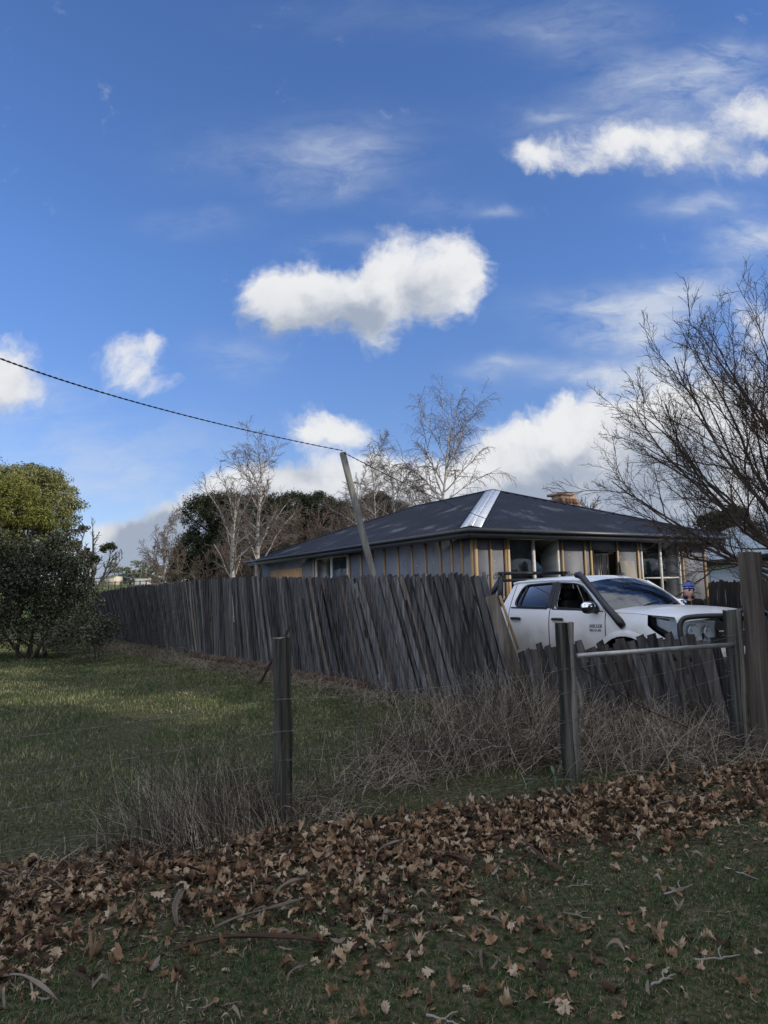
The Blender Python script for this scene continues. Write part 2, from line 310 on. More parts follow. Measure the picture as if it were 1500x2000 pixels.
MT['skin'] = mat('skin', [(.3, (.58, .34, .26)), (.7, (.70, .44, .34))], (25, 25, 25), 4, .5)
# ------------------------------------------------------------ terrain
_A = np.array([1.76, 9.28]); _B = np.array([-4.2, 17.0]); _C = np.array([3.9, 7.9])
def _sd(x, y, P, Q):
    d = (Q-P)/np.linalg.norm(Q-P); return d[0]*(y-P[1]) - d[1]*(x-P[0])
def G0(x, y):
    x = np.asarray(x, float); y = np.asarray(y, float)
    z = .016*np.clip(y-9, 0, 24) + .0395*np.clip(y-33, 0, 125)*smooth01((y-33)/40)
    yard = np.minimum(_sd(x, y, _B, _A), _sd(x, y, _A, _C))
    z = z + .12*smooth01((yard+.1)/.9)*smooth01((y-4)/3)
    return z
def G(x, y):
    x = np.asarray(x, float); y = np.asarray(y, float)
    w = np.clip(1-(y-20)/20, 0, 1)
    return G0(x, y) + w*(.016*np.sin(1.7*x+.6*y)*np.cos(1.3*y-.4*x) + .009*np.sin(4.1*x+1)*np.sin(3.7*y+.3*x))
def gz(x, y): return float(G(x, y))
def gnd(px, py):
    v = ray(px, py); z = 0.
    for _ in range(30):
        P = np.array([0, 0, EYE]) + v*((z-EYE)/v[2]); z = .5*z+.5*float(G0(P[0], P[1]))
    P[2] = gz(P[0], P[1]); return P
def vnoise(x, y, s, seed=0):
    x = np.asarray(x)*s; y = np.asarray(y)*s
    xi = np.floor(x); yi = np.floor(y); fx = smooth01(x-xi); fy = smooth01(y-yi)
    def h(a, b): v = np.sin(a*127.1+b*311.7+seed*74.7)*43758.5453; return v-np.floor(v)
    return (h(xi, yi)*(1-fx)+h(xi+1, yi)*fx)*(1-fy) + (h(xi, yi+1)*(1-fx)+h(xi+1, yi+1)*fx)*fy
def fbm(x, y, s, seed=0): return .55*vnoise(x, y, s, seed)+.3*vnoise(x, y, s*2.1, seed+1)+.15*vnoise(x, y, s*4.3, seed+2)
ys = np.concatenate([np.linspace(-60, 0, 25)[:-1], np.linspace(0, 14, 160)[:-1], np.linspace(14, 40, 90)[:-1], np.geomspace(40, 2400, 60)])
hx = np.concatenate([np.linspace(0, 9, 100)[:-1], np.linspace(9, 30, 60)[:-1], np.geomspace(30, 1800, 40)])
xs = np.concatenate([-hx[::-1], hx[1:]])
X, Y = np.meshgrid(xs, ys, indexing='ij')
gm = MB(); P = np.stack([X, Y, G(X, Y)], -1)
k = int(np.argmin(abs(ys-38)))
gm.grid(P, 0); me_g = gm.build('ground', [MT['ground'], MT['paddock']], smooth=True, kind='structure')
cy_ = np.zeros(len(me_g.data.polygons)*3); me_g.data.polygons.foreach_get('center', cy_)
me_g.data.polygons.foreach_set('material_index', (cy_.reshape(-1, 3)[:, 1] > 36).astype(np.int32))

# ------------------------------------------------------------ grass
MT['grass'] = mat('green_grass', [(.2, (.022, .048, .016)), (.44, (.050, .105, .032)), (.62, (.105, .155, .058)), (.82, (.30, .28, .16))], (2.2, 2.2, 2.2), 7, .6, 0, .25, island=.75, trans=.25)
MT['meadow'] = mat('meadow_grass', [(.22, (.028, .060, .018)), (.42, (.070, .120, .036)), (.60, (.155, .185, .072)), (.80, (.38, .34, .20))], (1.1, 1.1, 1.1), 7, .6, 0, .25, island=.6, trans=.25)
MT['straw'] = mat('dry_grass_straw', [(.15, (.036, .027, .020)), (.42, (.125, .098, .073)), (.65, (.25, .205, .155)), (.88, (.47, .41, .33))], (2, 2, 2), 4, .75, 0, .2, island=1.1)
MT['weed'] = mat('dark_weed_stalk', [(.2, (.020, .022, .018)), (.8, (.07, .068, .05))], (2, 2, 2), 4, .75, 0, .2, island=.8)
MT['litter'] = mat('dead_leaf', [(.15, (.035, .021, .014)), (.36, (.115, .066, .038)), (.56, (.23, .140, .080)), (.78, (.34, .235, .145)), (.95, (.42, .34, .25))], (22, 22, 22), 5, .8, 0, .25, island=.95, trans=.12)
MT['gumleaf'] = mat('gum_leaf', [(.2, (.06, .045, .035)), (.5, (.14, .105, .08)), (.7, (.24, .205, .17)), (.9, (.10, .12, .085))], (9, 9, 9), 4, .7, 0, .3, island=.95)
MT['chips'] = mat('fine_leaf_crumbs', [(.2, (.03, .022, .016)), (.5, (.12, .088, .062)), (.8, (.30, .25, .19))], (9, 9, 9), 4, .9, 0, .2, island=.9)
def blades(x, y, h, w, lean=.5, mb=None):
    n = len(x); P = np.stack([x, y, G(x, y)-.003], -1); th = rng.uniform(0, 2*PI, n); ph = rng.uniform(0, 2*PI, n)
    h = h*rng.uniform(.5, 1.25, n); ln = lean*rng.uniform(.1, 1.3, n)
    wd = np.stack([np.cos(th), np.sin(th), 0*th], -1)*(w*rng.uniform(.6, 1.3, n))[:, None]/2
    ld = np.stack([np.cos(ph), np.sin(ph), 0*ph], -1)
    m1 = P + ld*(h*ln*.35)[:, None] + np.array([0, 0, 1])*(h*.55)[:, None]
    t = P + ld*(h*ln)[:, None] + np.array([0, 0, 1])*(h*(1-.35*ln*ln))[:, None]
    V = np.stack([P-wd, P+wd, m1+wd*.8, m1-wd*.8, t], 1).reshape(-1, 3)
    b = np.arange(n)[:, None]*5
    mb = mb or MB(); n0 = mb.n; mb.add(V, b+np.array([[0, 1, 2, 3]])); mb.f.setdefault((3, 0), []).append(b+np.array([[3, 2, 4]])+n0)
    return mb
# fence line measured from the feet of its posts: (dx,dy) direction, v = distance towards the camera
FP = np.array([-.79, 5.30]); FD = np.array([.934, .357]); FN = np.array([.357, -.934])
def fv(x, y): return (x-FP[0])*FN[0]+(y-FP[1])*FN[1]
def fs(x, y): return (x-FP[0])*FD[0]+(y-FP[1])*FD[1]
def in_view(x, y, pad=.6): return (np.abs(x) < y*.56+pad)
def scatter(n, y0, y1, p=1.0):
    """random ground points inside the wedge the camera can see"""
    y = (y0**(p+1) + rng.uniform(0, 1, n)*(y1**(p+1)-y0**(p+1)))**(1/(p+1)); x = rng.uniform(-1, 1, n)*(y*.56+.7); return x, y
x, y = scatter(420000, 2.2, 7.6, .6)
keep = (fv(x, y) > .2) & (rng.uniform(0, 1, len(x)) < np.clip((fbm(x, y, 2.2, 3)-.30)*3.6, .14, 1)*np.where(fv(x, y) < 1.4, .12, 1))
x, y = x[keep], y[keep]
blades(x, y, .014+.028*fbm(x, y, 2.3, 9), .0024, 1.2).build('lawn_grass', MT['grass'], kind='stuff')['label'] = 'short dark green lawn grass in the foreground'
def dist_paling(x, y): return np.minimum(_sd(x, y, _B, _A), _sd(x, y, _A, _C))
x, y = scatter(330000, 4.2, 27, .35)
keep = (fv(x, y) < .3) & (dist_paling(x, y) < -.15) & (rng.uniform(0, 1, len(x)) < np.clip((fbm(x, y, .9, 5)-.2)*3, .15, 1))
x, y = x[keep], y[keep]
blades(x, y, (.025+.07*fbm(x, y, 1.2, 2)**1.3)*np.clip(1-(y-8)*.01, .7, 1), .0038+.0008*np.clip(y-5, 0, 15), 1.0).build('meadow_grass', MT['meadow'], kind='stuff')['label'] = 'green and straw coloured meadow grass left of the paling fence'
x = rng.uniform(0, 14, 30000); y = rng.uniform(8, 22, 30000); keep = dist_paling(x, y) > .2
blades(x[keep], y[keep], .06, .008, .8).build('yard_grass', MT['meadow'], kind='stuff')['label'] = 'grass of the house yard behind the fence'
x, y = rng.uniform(-75, 5, 60000), rng.uniform(34, 130, 60000)
keep = (x < -.08*y); blades(x[keep], y[keep], .22, .12, .8).build('paddock_grass', MT['meadow'], kind='stuff')['label'] = 'sunlit grass of the rising paddock'

# ------------------------------------------------------------ dry straw, weeds
def stalks(x, y, h, lean, droop, r, n=6, az=None, z0=None):
    m_ = len(x); P = np.stack([x, y, G(x, y) if z0 is None else z0], -1); az = rng.uniform(0, 2*PI, m_) if az is None else az
    D = np.stack([np.cos(az)*np.sin(lean), np.sin(az)*np.sin(lean), np.cos(lean)], -1); pts = [P]; st = (h/(n-1))[:, None]
    for i in range(n-1):
        pts.append(pts[-1]+D*st); D = D + np.array([0, 0, -1])*(droop*(i+1)/n)[:, None] + rng.normal(0, .10, (m_, 3)); D /= np.linalg.norm(D, axis=1, keepdims=True)
    pts = np.stack(pts, 1); gzz = G(pts[..., 0], pts[..., 1])+.006; pts[..., 2] = np.maximum(pts[..., 2], gzz)
    rr = r[:, None]*np.linspace(1, .35, n)[None]
    return pts, rr
def cloud(n, c, s): return rng.normal(c[0], s[0], n), rng.normal(c[1], s[1], n)
straw = MB()
def add_straw(c, s, n, h, lean=(.1, .9), droop=(.1, .5), r=.0016, az=None, ang=FD):
    n = int(n*.75); r *= 1.45; u = rng.normal(0, s[0], n); v = rng.normal(0, s[1], n); x = c[0]+ang[0]*u-ang[1]*v; y = c[1]+ang[1]*u+ang[0]*v
    a = None if az is None else rng.normal(az, .7, n)
    p_, r_ = stalks(x, y, h*rng.uniform(.35, 1.15, n), rng.uniform(*lean, n), rng.uniform(*droop, n), r*rng.uniform(.6, 1.4, n), az=a); straw.tubes(p_, r_, 3)
g = gnd(900, 1480); add_straw(g, (.5, .33), 1900, .72, (.2, 1.3), (.15, .7), .0018)
g = gnd(1010, 1470); add_straw(g, (.30, .30), 1500, .85, (.05, 1.0), (.1, .6), .0018)
g = gnd(760, 1530); add_straw(g, (.4, .20), 600, .4, (.4, 1.4), (.2, .7))
g = gnd(1250, 1475); add_straw(g, (.65, .35), 2300, .55, (.3, 1.4), (.2, .8), .0018)
g = gnd(1400, 1480); add_straw(g, (.5, .25), 900, .4, (.3, 1.4), (.2, .8), .0018)
g = gnd(400, 1640); add_straw(g, (.26, .14), 700, .6, (.15, 1.1), (.1, .5), .0014, az=2.6)
g = gnd(480, 1590); add_straw(g, (.22, .12), 450, .5, (.1, 1.1), (.1, .6), .0014)
g = gnd(230, 1690); add_straw(g, (.45, .16), 650, .26, (.6, 1.5), (.3, .9), .0014)
g = gnd(620, 1600); add_straw(g, (.25, .12), 450, .3, (.4, 1.5), (.3, .9), .0014)
g = gnd(60, 1700); add_straw(g, (.4, .14), 300, .16, (.8, 1.5), (.4, .9), .0014)
PD = (_A-_B)/np.linalg.norm(_A-_B); PN = np.array([PD[1], -PD[0]])     # along the paling fence, and out of it towards the meadow
for i in range(26):
    q = _B + (_A-_B)*(-.7+1.68*i/25) + PN*rng.uniform(.25, .8); add_straw(q, (.4, .22), 300, .3+.1*rng.random(), (.4, 1.5), (.2, .9), .0016+.0003*max(0, 12-i)/6, ang=PD)
for i in range(8):
    q = _A + (_C-_A)*(i/7) + np.array([-.3, -.55]); add_straw(q, (.25, .25), 420, .5, (.2, 1.4), (.2, .8), .0018)
straw.build('dry_straw', MT['straw'], kind='stuff')['label'] = 'tangled grey-brown dry grass along the fences'
weed = MB()
for (px, py, n, h) in ((300, 1690, 30, .75), (360, 1640, 50, .7), (480, 1600, 60, .65), (700, 1560, 30, .8), (790, 1520, 40, .9), (850, 1500, 40, 1.0), (960, 1480, 50, 1.0), (1190, 1490, 30, .9), (1060, 1470, 40, 1.0), (900, 1450, 40, 1.0), (230, 1660, 20, .6)):
    g = gnd(px, py); x = rng.normal(g[0], .28, n); y = rng.normal(g[1], .14, n)
    p_, r_ = stalks(x, y, h*rng.uniform(.5, 1.1, n), rng.uniform(0, .55, n), rng.uniform(0, .15, n), np.full(n, .0016)); weed.tubes(p_, r_, 3)
    # seed heads: short side spikes on the upper part
    for f in (.62, .7, .78, .86, .94):
        b = p_[:, 3]+(p_[:, 5]-p_[:, 3])*((f-.5)*2); d = rng.normal(0, .012, (n, 3))+np.array([0, 0, .02]); weed.tubes(np.stack([b, b+d*.5, b+d], 1), np.tile([[.0012, .0026, .0006]], (n, 1)), 3)
weed.build('dry_weeds', MT['weed'], kind='stuff')['label'] = 'thin upright dead weed stalks beside the wire fence'

# ------------------------------------------------------------ fallen leaves
def outline(kind):
    if kind == 'maple':
        an = [-90, -70, -52, -30, -22, -8, 8, 18, 38, 50, 62, 75, 90, 105, 118, 130, 142, 162, 172, 188, 202, 210, 232, 250]
        rr = [.12, .62, .56, .86, .70, .90, .66, .56, .94, .78, .90, .62, 1.06, .60, .92, .76, .96, .54, .66, .88, .70, .84, .56, .62]
        return np.array([(r*math.cos(rad(a))*.5, r*math.sin(rad(a))*.5) for a, r in zip(an, rr)])
    if kind == 'oak':
        ts = np.linspace(0, 1, 13); w = [.02, .12, .10, .22, .14, .30, .18, .34, .22, .30, .16, .16, .02]
        L_ = [(ww, t-.5) for t, ww in zip(ts, w)]; R_ = [(-ww, t-.5) for t, ww in zip(ts[::-1], w[::-1])]; return np.array(L_+R_[1:-1])
    ts = np.linspace(0, 1, 9); w = .070*np.sin(np.pi*ts**.8)**.9+.004
    L_ = [(ww+.10*math.sin(PI*t), t-.5) for t, ww in zip(ts, w)]; R_ = [(-ww+.10*math.sin(PI*t), t-.5) for t, ww in zip(ts[::-1], w[::-1])]; return np.array(L_+R_[1:-1])
def leaves(x, y, z, size, kind, tilt=.5, curl=.8, mb=None):
    O = outline(kind); m_ = len(O); n = len(x); ctr = O.mean(0)*.4
    loc = np.concatenate([[ctr], (O+ctr)/2, O]); r2 = np.arange(1+2*m_)
    X_ = np.broadcast_to(loc[:, 0], (n, len(loc))); Y_ = np.broadcast_to(loc[:, 1], (n, len(loc)))
    c = rng.normal(0, curl, (4, n, 1)); Z_ = c[0]*X_**2+c[1]*Y_**2+c[2]*X_*Y_+np.abs(X_)*np.abs(c[3])*.45+rng.normal(0, .025, X_.shape)
    V = np.stack([X_*(1-.18*np.abs(c[0])), Y_, Z_], -1)*np.asarray(size).reshape(-1, 1, 1)
    a = rng.uniform(0, 2*PI, n); t = rng.normal(0, tilt, n); b = rng.uniform(0, 2*PI, n)
    def rot(ax, ang):
        c_, s_ = np.cos(ang), np.sin(ang); Rm = np.zeros((n, 3, 3)); i, j = [(1, 2), (2, 0), (0, 1)][ax]; Rm[:, ax, ax] = 1; Rm[:, i, i] = c_; Rm[:, j, j] = c_; Rm[:, i, j] = -s_; Rm[:, j, i] = s_; return Rm
    Rm = rot(2, a) @ rot(0, t) @ rot(2, b); V = np.einsum('nij,nkj->nki', Rm, V)
    V[..., 2] -= V[..., 2].min(1, keepdims=True)*.75
    V += np.stack([x, y, z], -1)[:, None]
    f3 = np.array([(0, 1+i, 1+(i+1) % m_) for i in range(m_)]); f4 = np.array([(1+i, 1+m_+i, 1+m_+(i+1) % m_, 1+(i+1) % m_) for i in range(m_)])
    mb = mb or MB(); base = np.arange(n)[:, None, None]*(1+2*m_); n0 = mb.n
    mb.add(V.reshape(-1, 3), (base+f3).reshape(-1, 3)); mb.f.setdefault((4, 0), []).append((base+f4).reshape(-1, 4)+n0); return mb
def heap(x, y):
    v = fv(x, y); return .032*smooth01((v+.0)/.5)*smooth01((1.75-v)/.7)*(.5+fbm(x, y, 1.5, 21))
x, y = scatter(60000, 2.6, 9.5, .6); v = fv(x, y)+.62*(fbm(x, y, 1.2, 31)-.5)*2
den = np.maximum(smooth01((v+.02)/.30)*smooth01((1.95-v)/.95)*np.where(fbm(x, y, 1.5, 4) > .38, 1, .4), .085*(v > .6)*(fbm(x, y, 2.0, 14) > .45)); keep = rng.uniform(0, 1, len(x)) < den*.95; x, y = x[keep], y[keep]
hp_ = heap(x, y); sz = .030+.070*rng.uniform(0, 1, len(x))**1.6; kk = rng.uniform(0, 1, len(x))
lit = MB()
for kind, lo, hi, f_ in (('maple', 0, .42, 1), ('oak', .42, .78, .95), ('gum', .78, 1, 1.1)):
    q = (kk >= lo) & (kk < hi)
    leaves(x[q], y[q], G(x[q], y[q])+hp_[q]*rng.uniform(.1, 1, q.sum()), sz[q]*f_, kind, .34, 1.3, lit)
lit.build('leaf_litter', MT['litter'], kind='stuff')['label'] = 'thick drift of brown fallen leaves along the wire fence'
x, y = scatter(60000, 2.3, 9.5, .4); v = fv(x, y); keep = (v > .1) & (rng.uniform(0, 1, len(x)) < np.clip(smooth01((2.2-v)/1.2)+.12+.5*(fbm(x, y, 1.6, 3) < .36), 0, 1)); x, y = x[keep], y[keep]
ch = leaves(x, y, G(x, y)+.002, rng.uniform(.014, .050, len(x)), 'gum', .45, 1)
ch.build('leaf_crumbs', MT['chips'], kind='stuff')['label'] = 'small crumbs of leaf and bark on the soil'
# single leaves lying on the lawn: one object each
protos = []
for i in range(14):
    kind = ('maple', 'gum', 'oak', 'gum', 'maple', 'gum', 'maple')[i % 7]
    protos.append((kind, leaves(np.zeros(1), np.zeros(1), np.zeros(1), np.ones(1), kind, .28, 1.3)))
lf = []
for i, (kind, mb) in enumerate(protos):
    o = mb.build('fallen_leaf', MT['litter'] if kind != 'gum' else MT['gumleaf']); lf.append((kind, o))
x, y = scatter(1500, 2.5, 6.8, .5); v = fv(x, y); q = (v > 1.45) & (rng.uniform(0, 1, 1500) < np.where(v < 2.3, .8, .42)); x, y = x[q][:290], y[q][:290]
used = set()
for i in range(len(x)):
    k = random.randrange(len(lf)); kind, o = lf[k]
    if k in used: o = o.copy(); COL.objects.link(o)
    used.add(k)
    o.location = (x[i], y[i], gz(x[i], y[i])+.012); s_ = random.uniform(.03, .072) if kind != 'gum' else random.uniform(.06, .12)
    o.scale = (s_, s_, s_); o.rotation_euler = (random.gauss(0, .2), random.gauss(0, .2), random.uniform(0, 6.3))
    if kind == 'gum': tag(o, 'pale slender curled gum leaf lying on the foreground lawn', 'leaf', 'slender gum leaves scattered on the lawn')
    elif kind == 'oak': tag(o, 'narrow wavy-edged brown leaf lying on the foreground lawn', 'leaf', 'wavy-edged brown leaves scattered on the lawn')
    else: tag(o, 'lobed brown maple leaf lying on the foreground lawn', 'leaf', 'lobed maple leaves scattered on the lawn')
# bark strips and sticks
MT['bark_strip'] = mat('shed_bark', [(.2, (.07, .055, .045)), (.5, (.17, .135, .11)), (.8, (.28, .24, .21))], (5, 5, 5), 6, .85, .4, .2, objrand=.5)
MT['bark_dark'] = mat('dark_bark', [(.2, (.025, .015, .012)), (.8, (.09, .055, .04))], (5, 5, 5), 6, .85, .4, .2)
MT['stick'] = mat('bleached_stick', [(.2, (.13, .115, .095)), (.8, (.29, .265, .23))], (8, 8, 8), 5, .8, .3, .2, objrand=.4)
def strip(pa, pb, w, label, mt, curl=.6, lift=.012):
    a, b = gnd(*pa), gnd(*pb); n = 12; t = np.linspace(0, 1, n)[:, None]; d = (b-a)[:2]/np.linalg.norm((b-a)[:2]); nn = np.array([-d[1], d[0]])
    c = a*(1-t)+b*t; c[:, :2] += nn*(np.sin(t*PI)*np.linalg.norm(b-a)*.06*random.choice((-1, 1))+np.sin(t*7)*.006)
    rows = []
    for j in np.linspace(-1, 1, 6):
        ww = w*.68/2*(.35+.65*np.sin(PI*np.clip(t*.9+.05, 0, 1)))*j
        zz = lift+.03*np.sin(t*PI)+curl*w*.45*(j*j)+.004*np.sin(9*t+j)
        rows.append(np.concatenate([c[:, :2]+nn*ww, G(c[:, :1], c[:, 1:2])+zz+heap(c[:, :1], c[:, 1:2])*.9], 1))
    mb = MB(); mb.grid(np.array(rows)); o = mb.build('bark_strip', MT[mt], smooth=True)
    so_ = o.modifiers.new('thick', 'SOLIDIFY'); so_.thickness = .003
    tag(o, label, 'bark strip', 'shed bark strips on the ground')
strip((420, 1822), (600, 1768), .035, 'long pale bark strip across the leaf drift at lower left', 'bark_strip')
strip((340, 1865), (640, 1850), .05, 'dark brown curved bark strip at the lower left edge of the leaves', 'bark_dark')
strip((345, 1822), (362, 1762), .05, 'short broad grey-pink bark strip standing out of the leaves at left', 'bark_strip', .9)
strip((545, 1685), (640, 1690), .02, 'thin reddish bark strip just in front of the middle fence post', 'bark_dark')
strip((728, 1705), (790, 1655), .03, 'pale split bark strip pointing up at the second fence post', 'bark_strip')
strip((535, 1772), (595, 1738), .035, 'pale grey curled bark strip at the front edge of the leaf drift', 'bark_strip', .9)
strip((700, 1798), (820, 1805), .02, 'straight dark brown bark strip lying on the grass', 'bark_dark', .2)
strip((1010, 1650), (1120, 1720), .04, 'dark bark strip from the leaf drift onto the grass at right', 'bark_dark', .4)
strip((0, 1915), (110, 1960), .03, 'long dry bark strip at the left picture edge', 'bark_strip')
strip((850, 1690), (930, 1700), .035, 'dark broad bark strip among leaves in the middle of the drift', 'bark_dark', .4)
strip((560, 1925), (592, 1898), .025, 'small pale bark curl on the lawn at lower left of centre', 'bark_strip')
def stick(pa, pb, r, label):
    a, b = gnd(*pa), gnd(*pb); n = 9; t = np.linspace(0, 1, n)[:, None]; c = a*(1-t)+b*t
    c[:, :2] += rng.normal(0, .006, (n, 2)); c[:, 2] = G(c[:, 0], c[:, 1])+.012+r+heap(c[:, 0], c[:, 1])
    mb = MB(); mb.tubes(c, np.linspace(r, r*.5, n), 6, caps=True); d = c[6]-c[4]; s_ = np.array([-d[1], d[0], .02]); mb.tubes(np.array([c[4], c[4]+d*.4+s_*.7, c[4]+d+s_]), np.array([r*.6, r*.5, r*.3]), 5)
    tag(mb.build('stick', MT['stick'], smooth=True), label, 'stick', 'dead sticks on the ground')
stick((1300, 1757), (1355, 1738), .006, 'pale stick on the grass at right, in front of the orange leaf')
stick((1360, 1888), (1450, 1880), .005, 'thin pale stick on the grass near the lower right corner')
stick((1275, 1940), (1320, 1918), .006, 'short grey stick below the long pale one at lower right')
stick((1290, 1585), (1390, 1562), .006, 'bent pale twig on the leaf drift left of the tall right post')
stick((1105, 1735), (1150, 1733), .004, 'thin straight twig on the lawn right of centre')
stick((400, 1560), (150, 1610), .004, 'fine long twig lying in the meadow grass behind the wire fence')
stick((832, 1980), (900, 2000), .006, 'white peeled stick at the bottom edge of the picture')
stick((1100, 1785), (1155, 1800), .005, 'grey twig on the grass below the second fence post')
stick((1415, 1700), (1480, 1725), .007, 'grey stick among leaves at the right picture edge')
# ------------------------------------------------------------ paling fences
def fence_ctrl(ctrl):
    """ctrl: (foot px, foot py, top px, top py) read off the photo -> foot point, in-plane lean and height in metres"""
    B = [gnd(a, b) for a, b, _, _ in ctrl]; out = []
    for i, (a, b, tx, ty) in enumerate(ctrl):
        d = (B[min(i+1, len(B)-1)]-B[max(i-1, 0)])[:2]; d /= np.linalg.norm(d); n = np.array([-d[1], d[0]])
        v = ray(tx, ty); t = (n@B[i][:2])/(n@v[:2]); T = np.array([0, 0, EYE])+v*t
        out.append((B[i], (T-B[i])[:2]@d, T[2]-B[i][2]))
    return out
def fence_sample(ct, pitch, jit=.2):
    B = np.array([c[0] for c in ct]); s = np.concatenate([[0], np.cumsum(np.linalg.norm(np.diff(B[:, :2], axis=0), axis=1))])
    S = np.arange(pitch/2, s[-1], pitch); S = S+rng.normal(0, pitch*.06, len(S))
    P = np.stack([np.interp(S, s, B[:, 0]), np.interp(S, s, B[:, 1])], -1)
    d = np.stack([np.interp(S+.3, s, B[:, 0])-np.interp(S-.3, s, B[:, 0]), np.interp(S+.3, s, B[:, 1])-np.interp(S-.3, s, B[:, 1])], -1); d /= np.linalg.norm(d, axis=1, keepdims=True)
    return S, P, d, np.interp(S, s, [c[1] for c in ct]), np.interp(S, s, [c[2] for c in ct])
def paling_mb(P, d, lean, h, w, off, mb=None, t=.016, z0=None, topcut=0):
    nrm = np.array([-d[1], d[0], 0]);  nrm = nrm if nrm[1] > 0 else -nrm      # points away from the camera
    z0 = gz(P[0], P[1]) if z0 is None else z0
    D = np.array([d[0]*lean, d[1]*lean, h]); L = np.linalg.norm(D); D /= L; S_ = np.array([d[0], d[1], 0]); S_ -= D*(S_@D); S_ /= np.linalg.norm(S_)
    nn = np.cross(S_, D); nn = nn if nn@nrm > 0 else -nn
    a = np.array([P[0], P[1], z0])+nn*off; mb = mb or MB(); n = 5; rows = []
    warp_ = random.gauss(0, .006); cup = random.gauss(0, .01)
    for i in range(n):
        f = i/(n-1); c = a+D*L*f+S_*warp_*math.sin(PI*f)+nn*cup*math.sin(PI*f)*1.5; ww = w*(1+random.gauss(0, .015))/2
        jl, jr = (random.gauss(0, topcut), random.gauss(0, topcut)) if i == n-1 else (0, 0)
        rows.append([c-S_*ww-nn*t/2+D*jl, c+S_*ww-nn*t/2+D*jr, c+S_*ww+nn*t/2+D*jr, c-S_*ww+nn*t/2+D*jl, c-S_*ww-nn*t/2+D*jl])
    mb.grid(np.array(rows), 0)
    V = np.array(rows); mb.add(V[-1, :4], [(0, 1, 2, 3)], 0); return mb
CT = fence_ctrl([(205, 1243, 178, 1160), (300, 1262, 272, 1144), (430, 1290, 424, 1130), (560, 1310, 534, 1128), (690, 1337, 643, 1129), (800, 1360, 735, 1125), (910, 1382, 838, 1122), (1032, 1402, 962, 1123)])
for c in CT: print('fence ctrl', c[0].round(2), 'lean', round(c[1], 2), 'h', round(c[2], 2))
S, P, d, ln, hh = fence_sample(CT, .135)
rt = CT[0][0]; mid = CT[4][0]
pf = thing('paling_fence', 'long leaning weathered grey paling fence beside the meadow', 'fence', (mid[0], mid[1], gz(mid[0], mid[1])))
N_ = len(S); print('palings', N_)
order = list(range(N_))[::-1]; rest = MB()
for c_, i in enumerate(order):
    hj = hh[i]+random.gauss(0, .012)-(abs(random.gauss(0, .1)) if random.random() < .03 else 0)
    lj = ln[i]+random.gauss(0, .010); w = .108+random.gauss(0, .004); off = random.gauss(0, .002)-.012
    if c_ < 100: paling_mb(P[i], d[i], lj, hj, w, off, topcut=.004).build('paling', MT['paling'] if random.random() < .93 else MT['paling_warm'], pf, world=True)
    else: paling_mb(P[i], d[i], lj, hj, w, off, rest, topcut=.004)
    if i < N_-1 and not (c_ in (66, 68, 71) or i in (1, 3, 5, 8)):
        Pm = (P[i]+P[i+1])/2
        paling_mb(Pm, d[i], (ln[i]+ln[i+1])/2+random.gauss(0, .012), (hh[i]+hh[i+1])/2-.01+random.gauss(0, .02), .095, .008, rest, topcut=.004)
o = rest.build('paling', MT['paling'], pf, world=True); o['kind'] = 'stuff'; o['label'] = 'rear and farthest palings'
for fr in (.22, .82):
    mb = MB(); R_ = []
    for i in range(0, N_, 3): R_.append(np.array([P[i][0]+d[i][0]*ln[i]*fr, P[i][1]+d[i][1]*ln[i]*fr, gz(*P[i])+hh[i]*fr])+np.array([-d[i][1], d[i][0], 0])*(-.045 if -d[i][0]*1 > 0 else -.045)*(-1 if d[i][0] > 0 else 1))
    R_ = np.array(R_)
    for a, b in zip(R_[:-1], R_[1:]): mb.bar(a, b, .075, .038, (0, 0, 1))
    mb.build('rail', MT['paling_warm'], pf, world=True)
mb = MB()
Q = [gnd(375, 1284), gnd(470, 1300), gnd(560, 1316), gnd(650, 1336), gnd(720, 1348)]
for a, b in zip(Q[:-1], Q[1:]): mb.bar(a+np.array([0, 0, .06]), b+np.array([0, 0, .06]), .15, .03, (0, 0, 1))
MT['plinth'] = mat('rusty_plinth_board', [(.3, (.045, .030, .022)), (.7, (.11, .07, .05))], (4, 4, 8), 6, .9, .4, .2)
o = mb.build('plinth_board', MT['plinth'], pf, world=True); o['label'] = 'reddish plinth board under the palings'
# low collapsed front section
CL = fence_ctrl([(1040, 1400, 1012, 1268), (1120, 1410, 1075, 1264), (1200, 1418, 1135, 1262), (1300, 1428, 1238, 1246), (1385, 1440, 1330, 1242), (1452, 1452, 1405, 1250)])
for c in CL: print('low ctrl', c[0].round(2), 'lean', round(c[1], 2), 'h', round(c[2], 2))
S2, P2, d2, ln2, hh2 = fence_sample(CL, .082)
lo_ = thing('low_paling_fence', 'low collapsed paling fence with ragged tops in front of the white ute', 'fence', tuple(CL[2][0]))
for i in range(len(S2)):
    hj = hh2[i]+random.gauss(0, .028); lj = ln2[i]+random.gauss(0, .016)
    paling_mb(P2[i], d2[i], lj, hj, .098+random.gauss(0, .008), random.choice((-.012, .012, -.004)), topcut=.010).build('paling', random.choice((MT['paling_dark'], MT['paling_dark'], MT['paling'])), lo_, world=True)
bk_ = MB()
for i in range(len(S2)-1):
    paling_mb((P2[i]+P2[i+1])/2, d2[i], ln2[i]+random.gauss(0, .02), hh2[i]-.08+random.gauss(0, .05), .09, .03, bk_, topcut=.01)
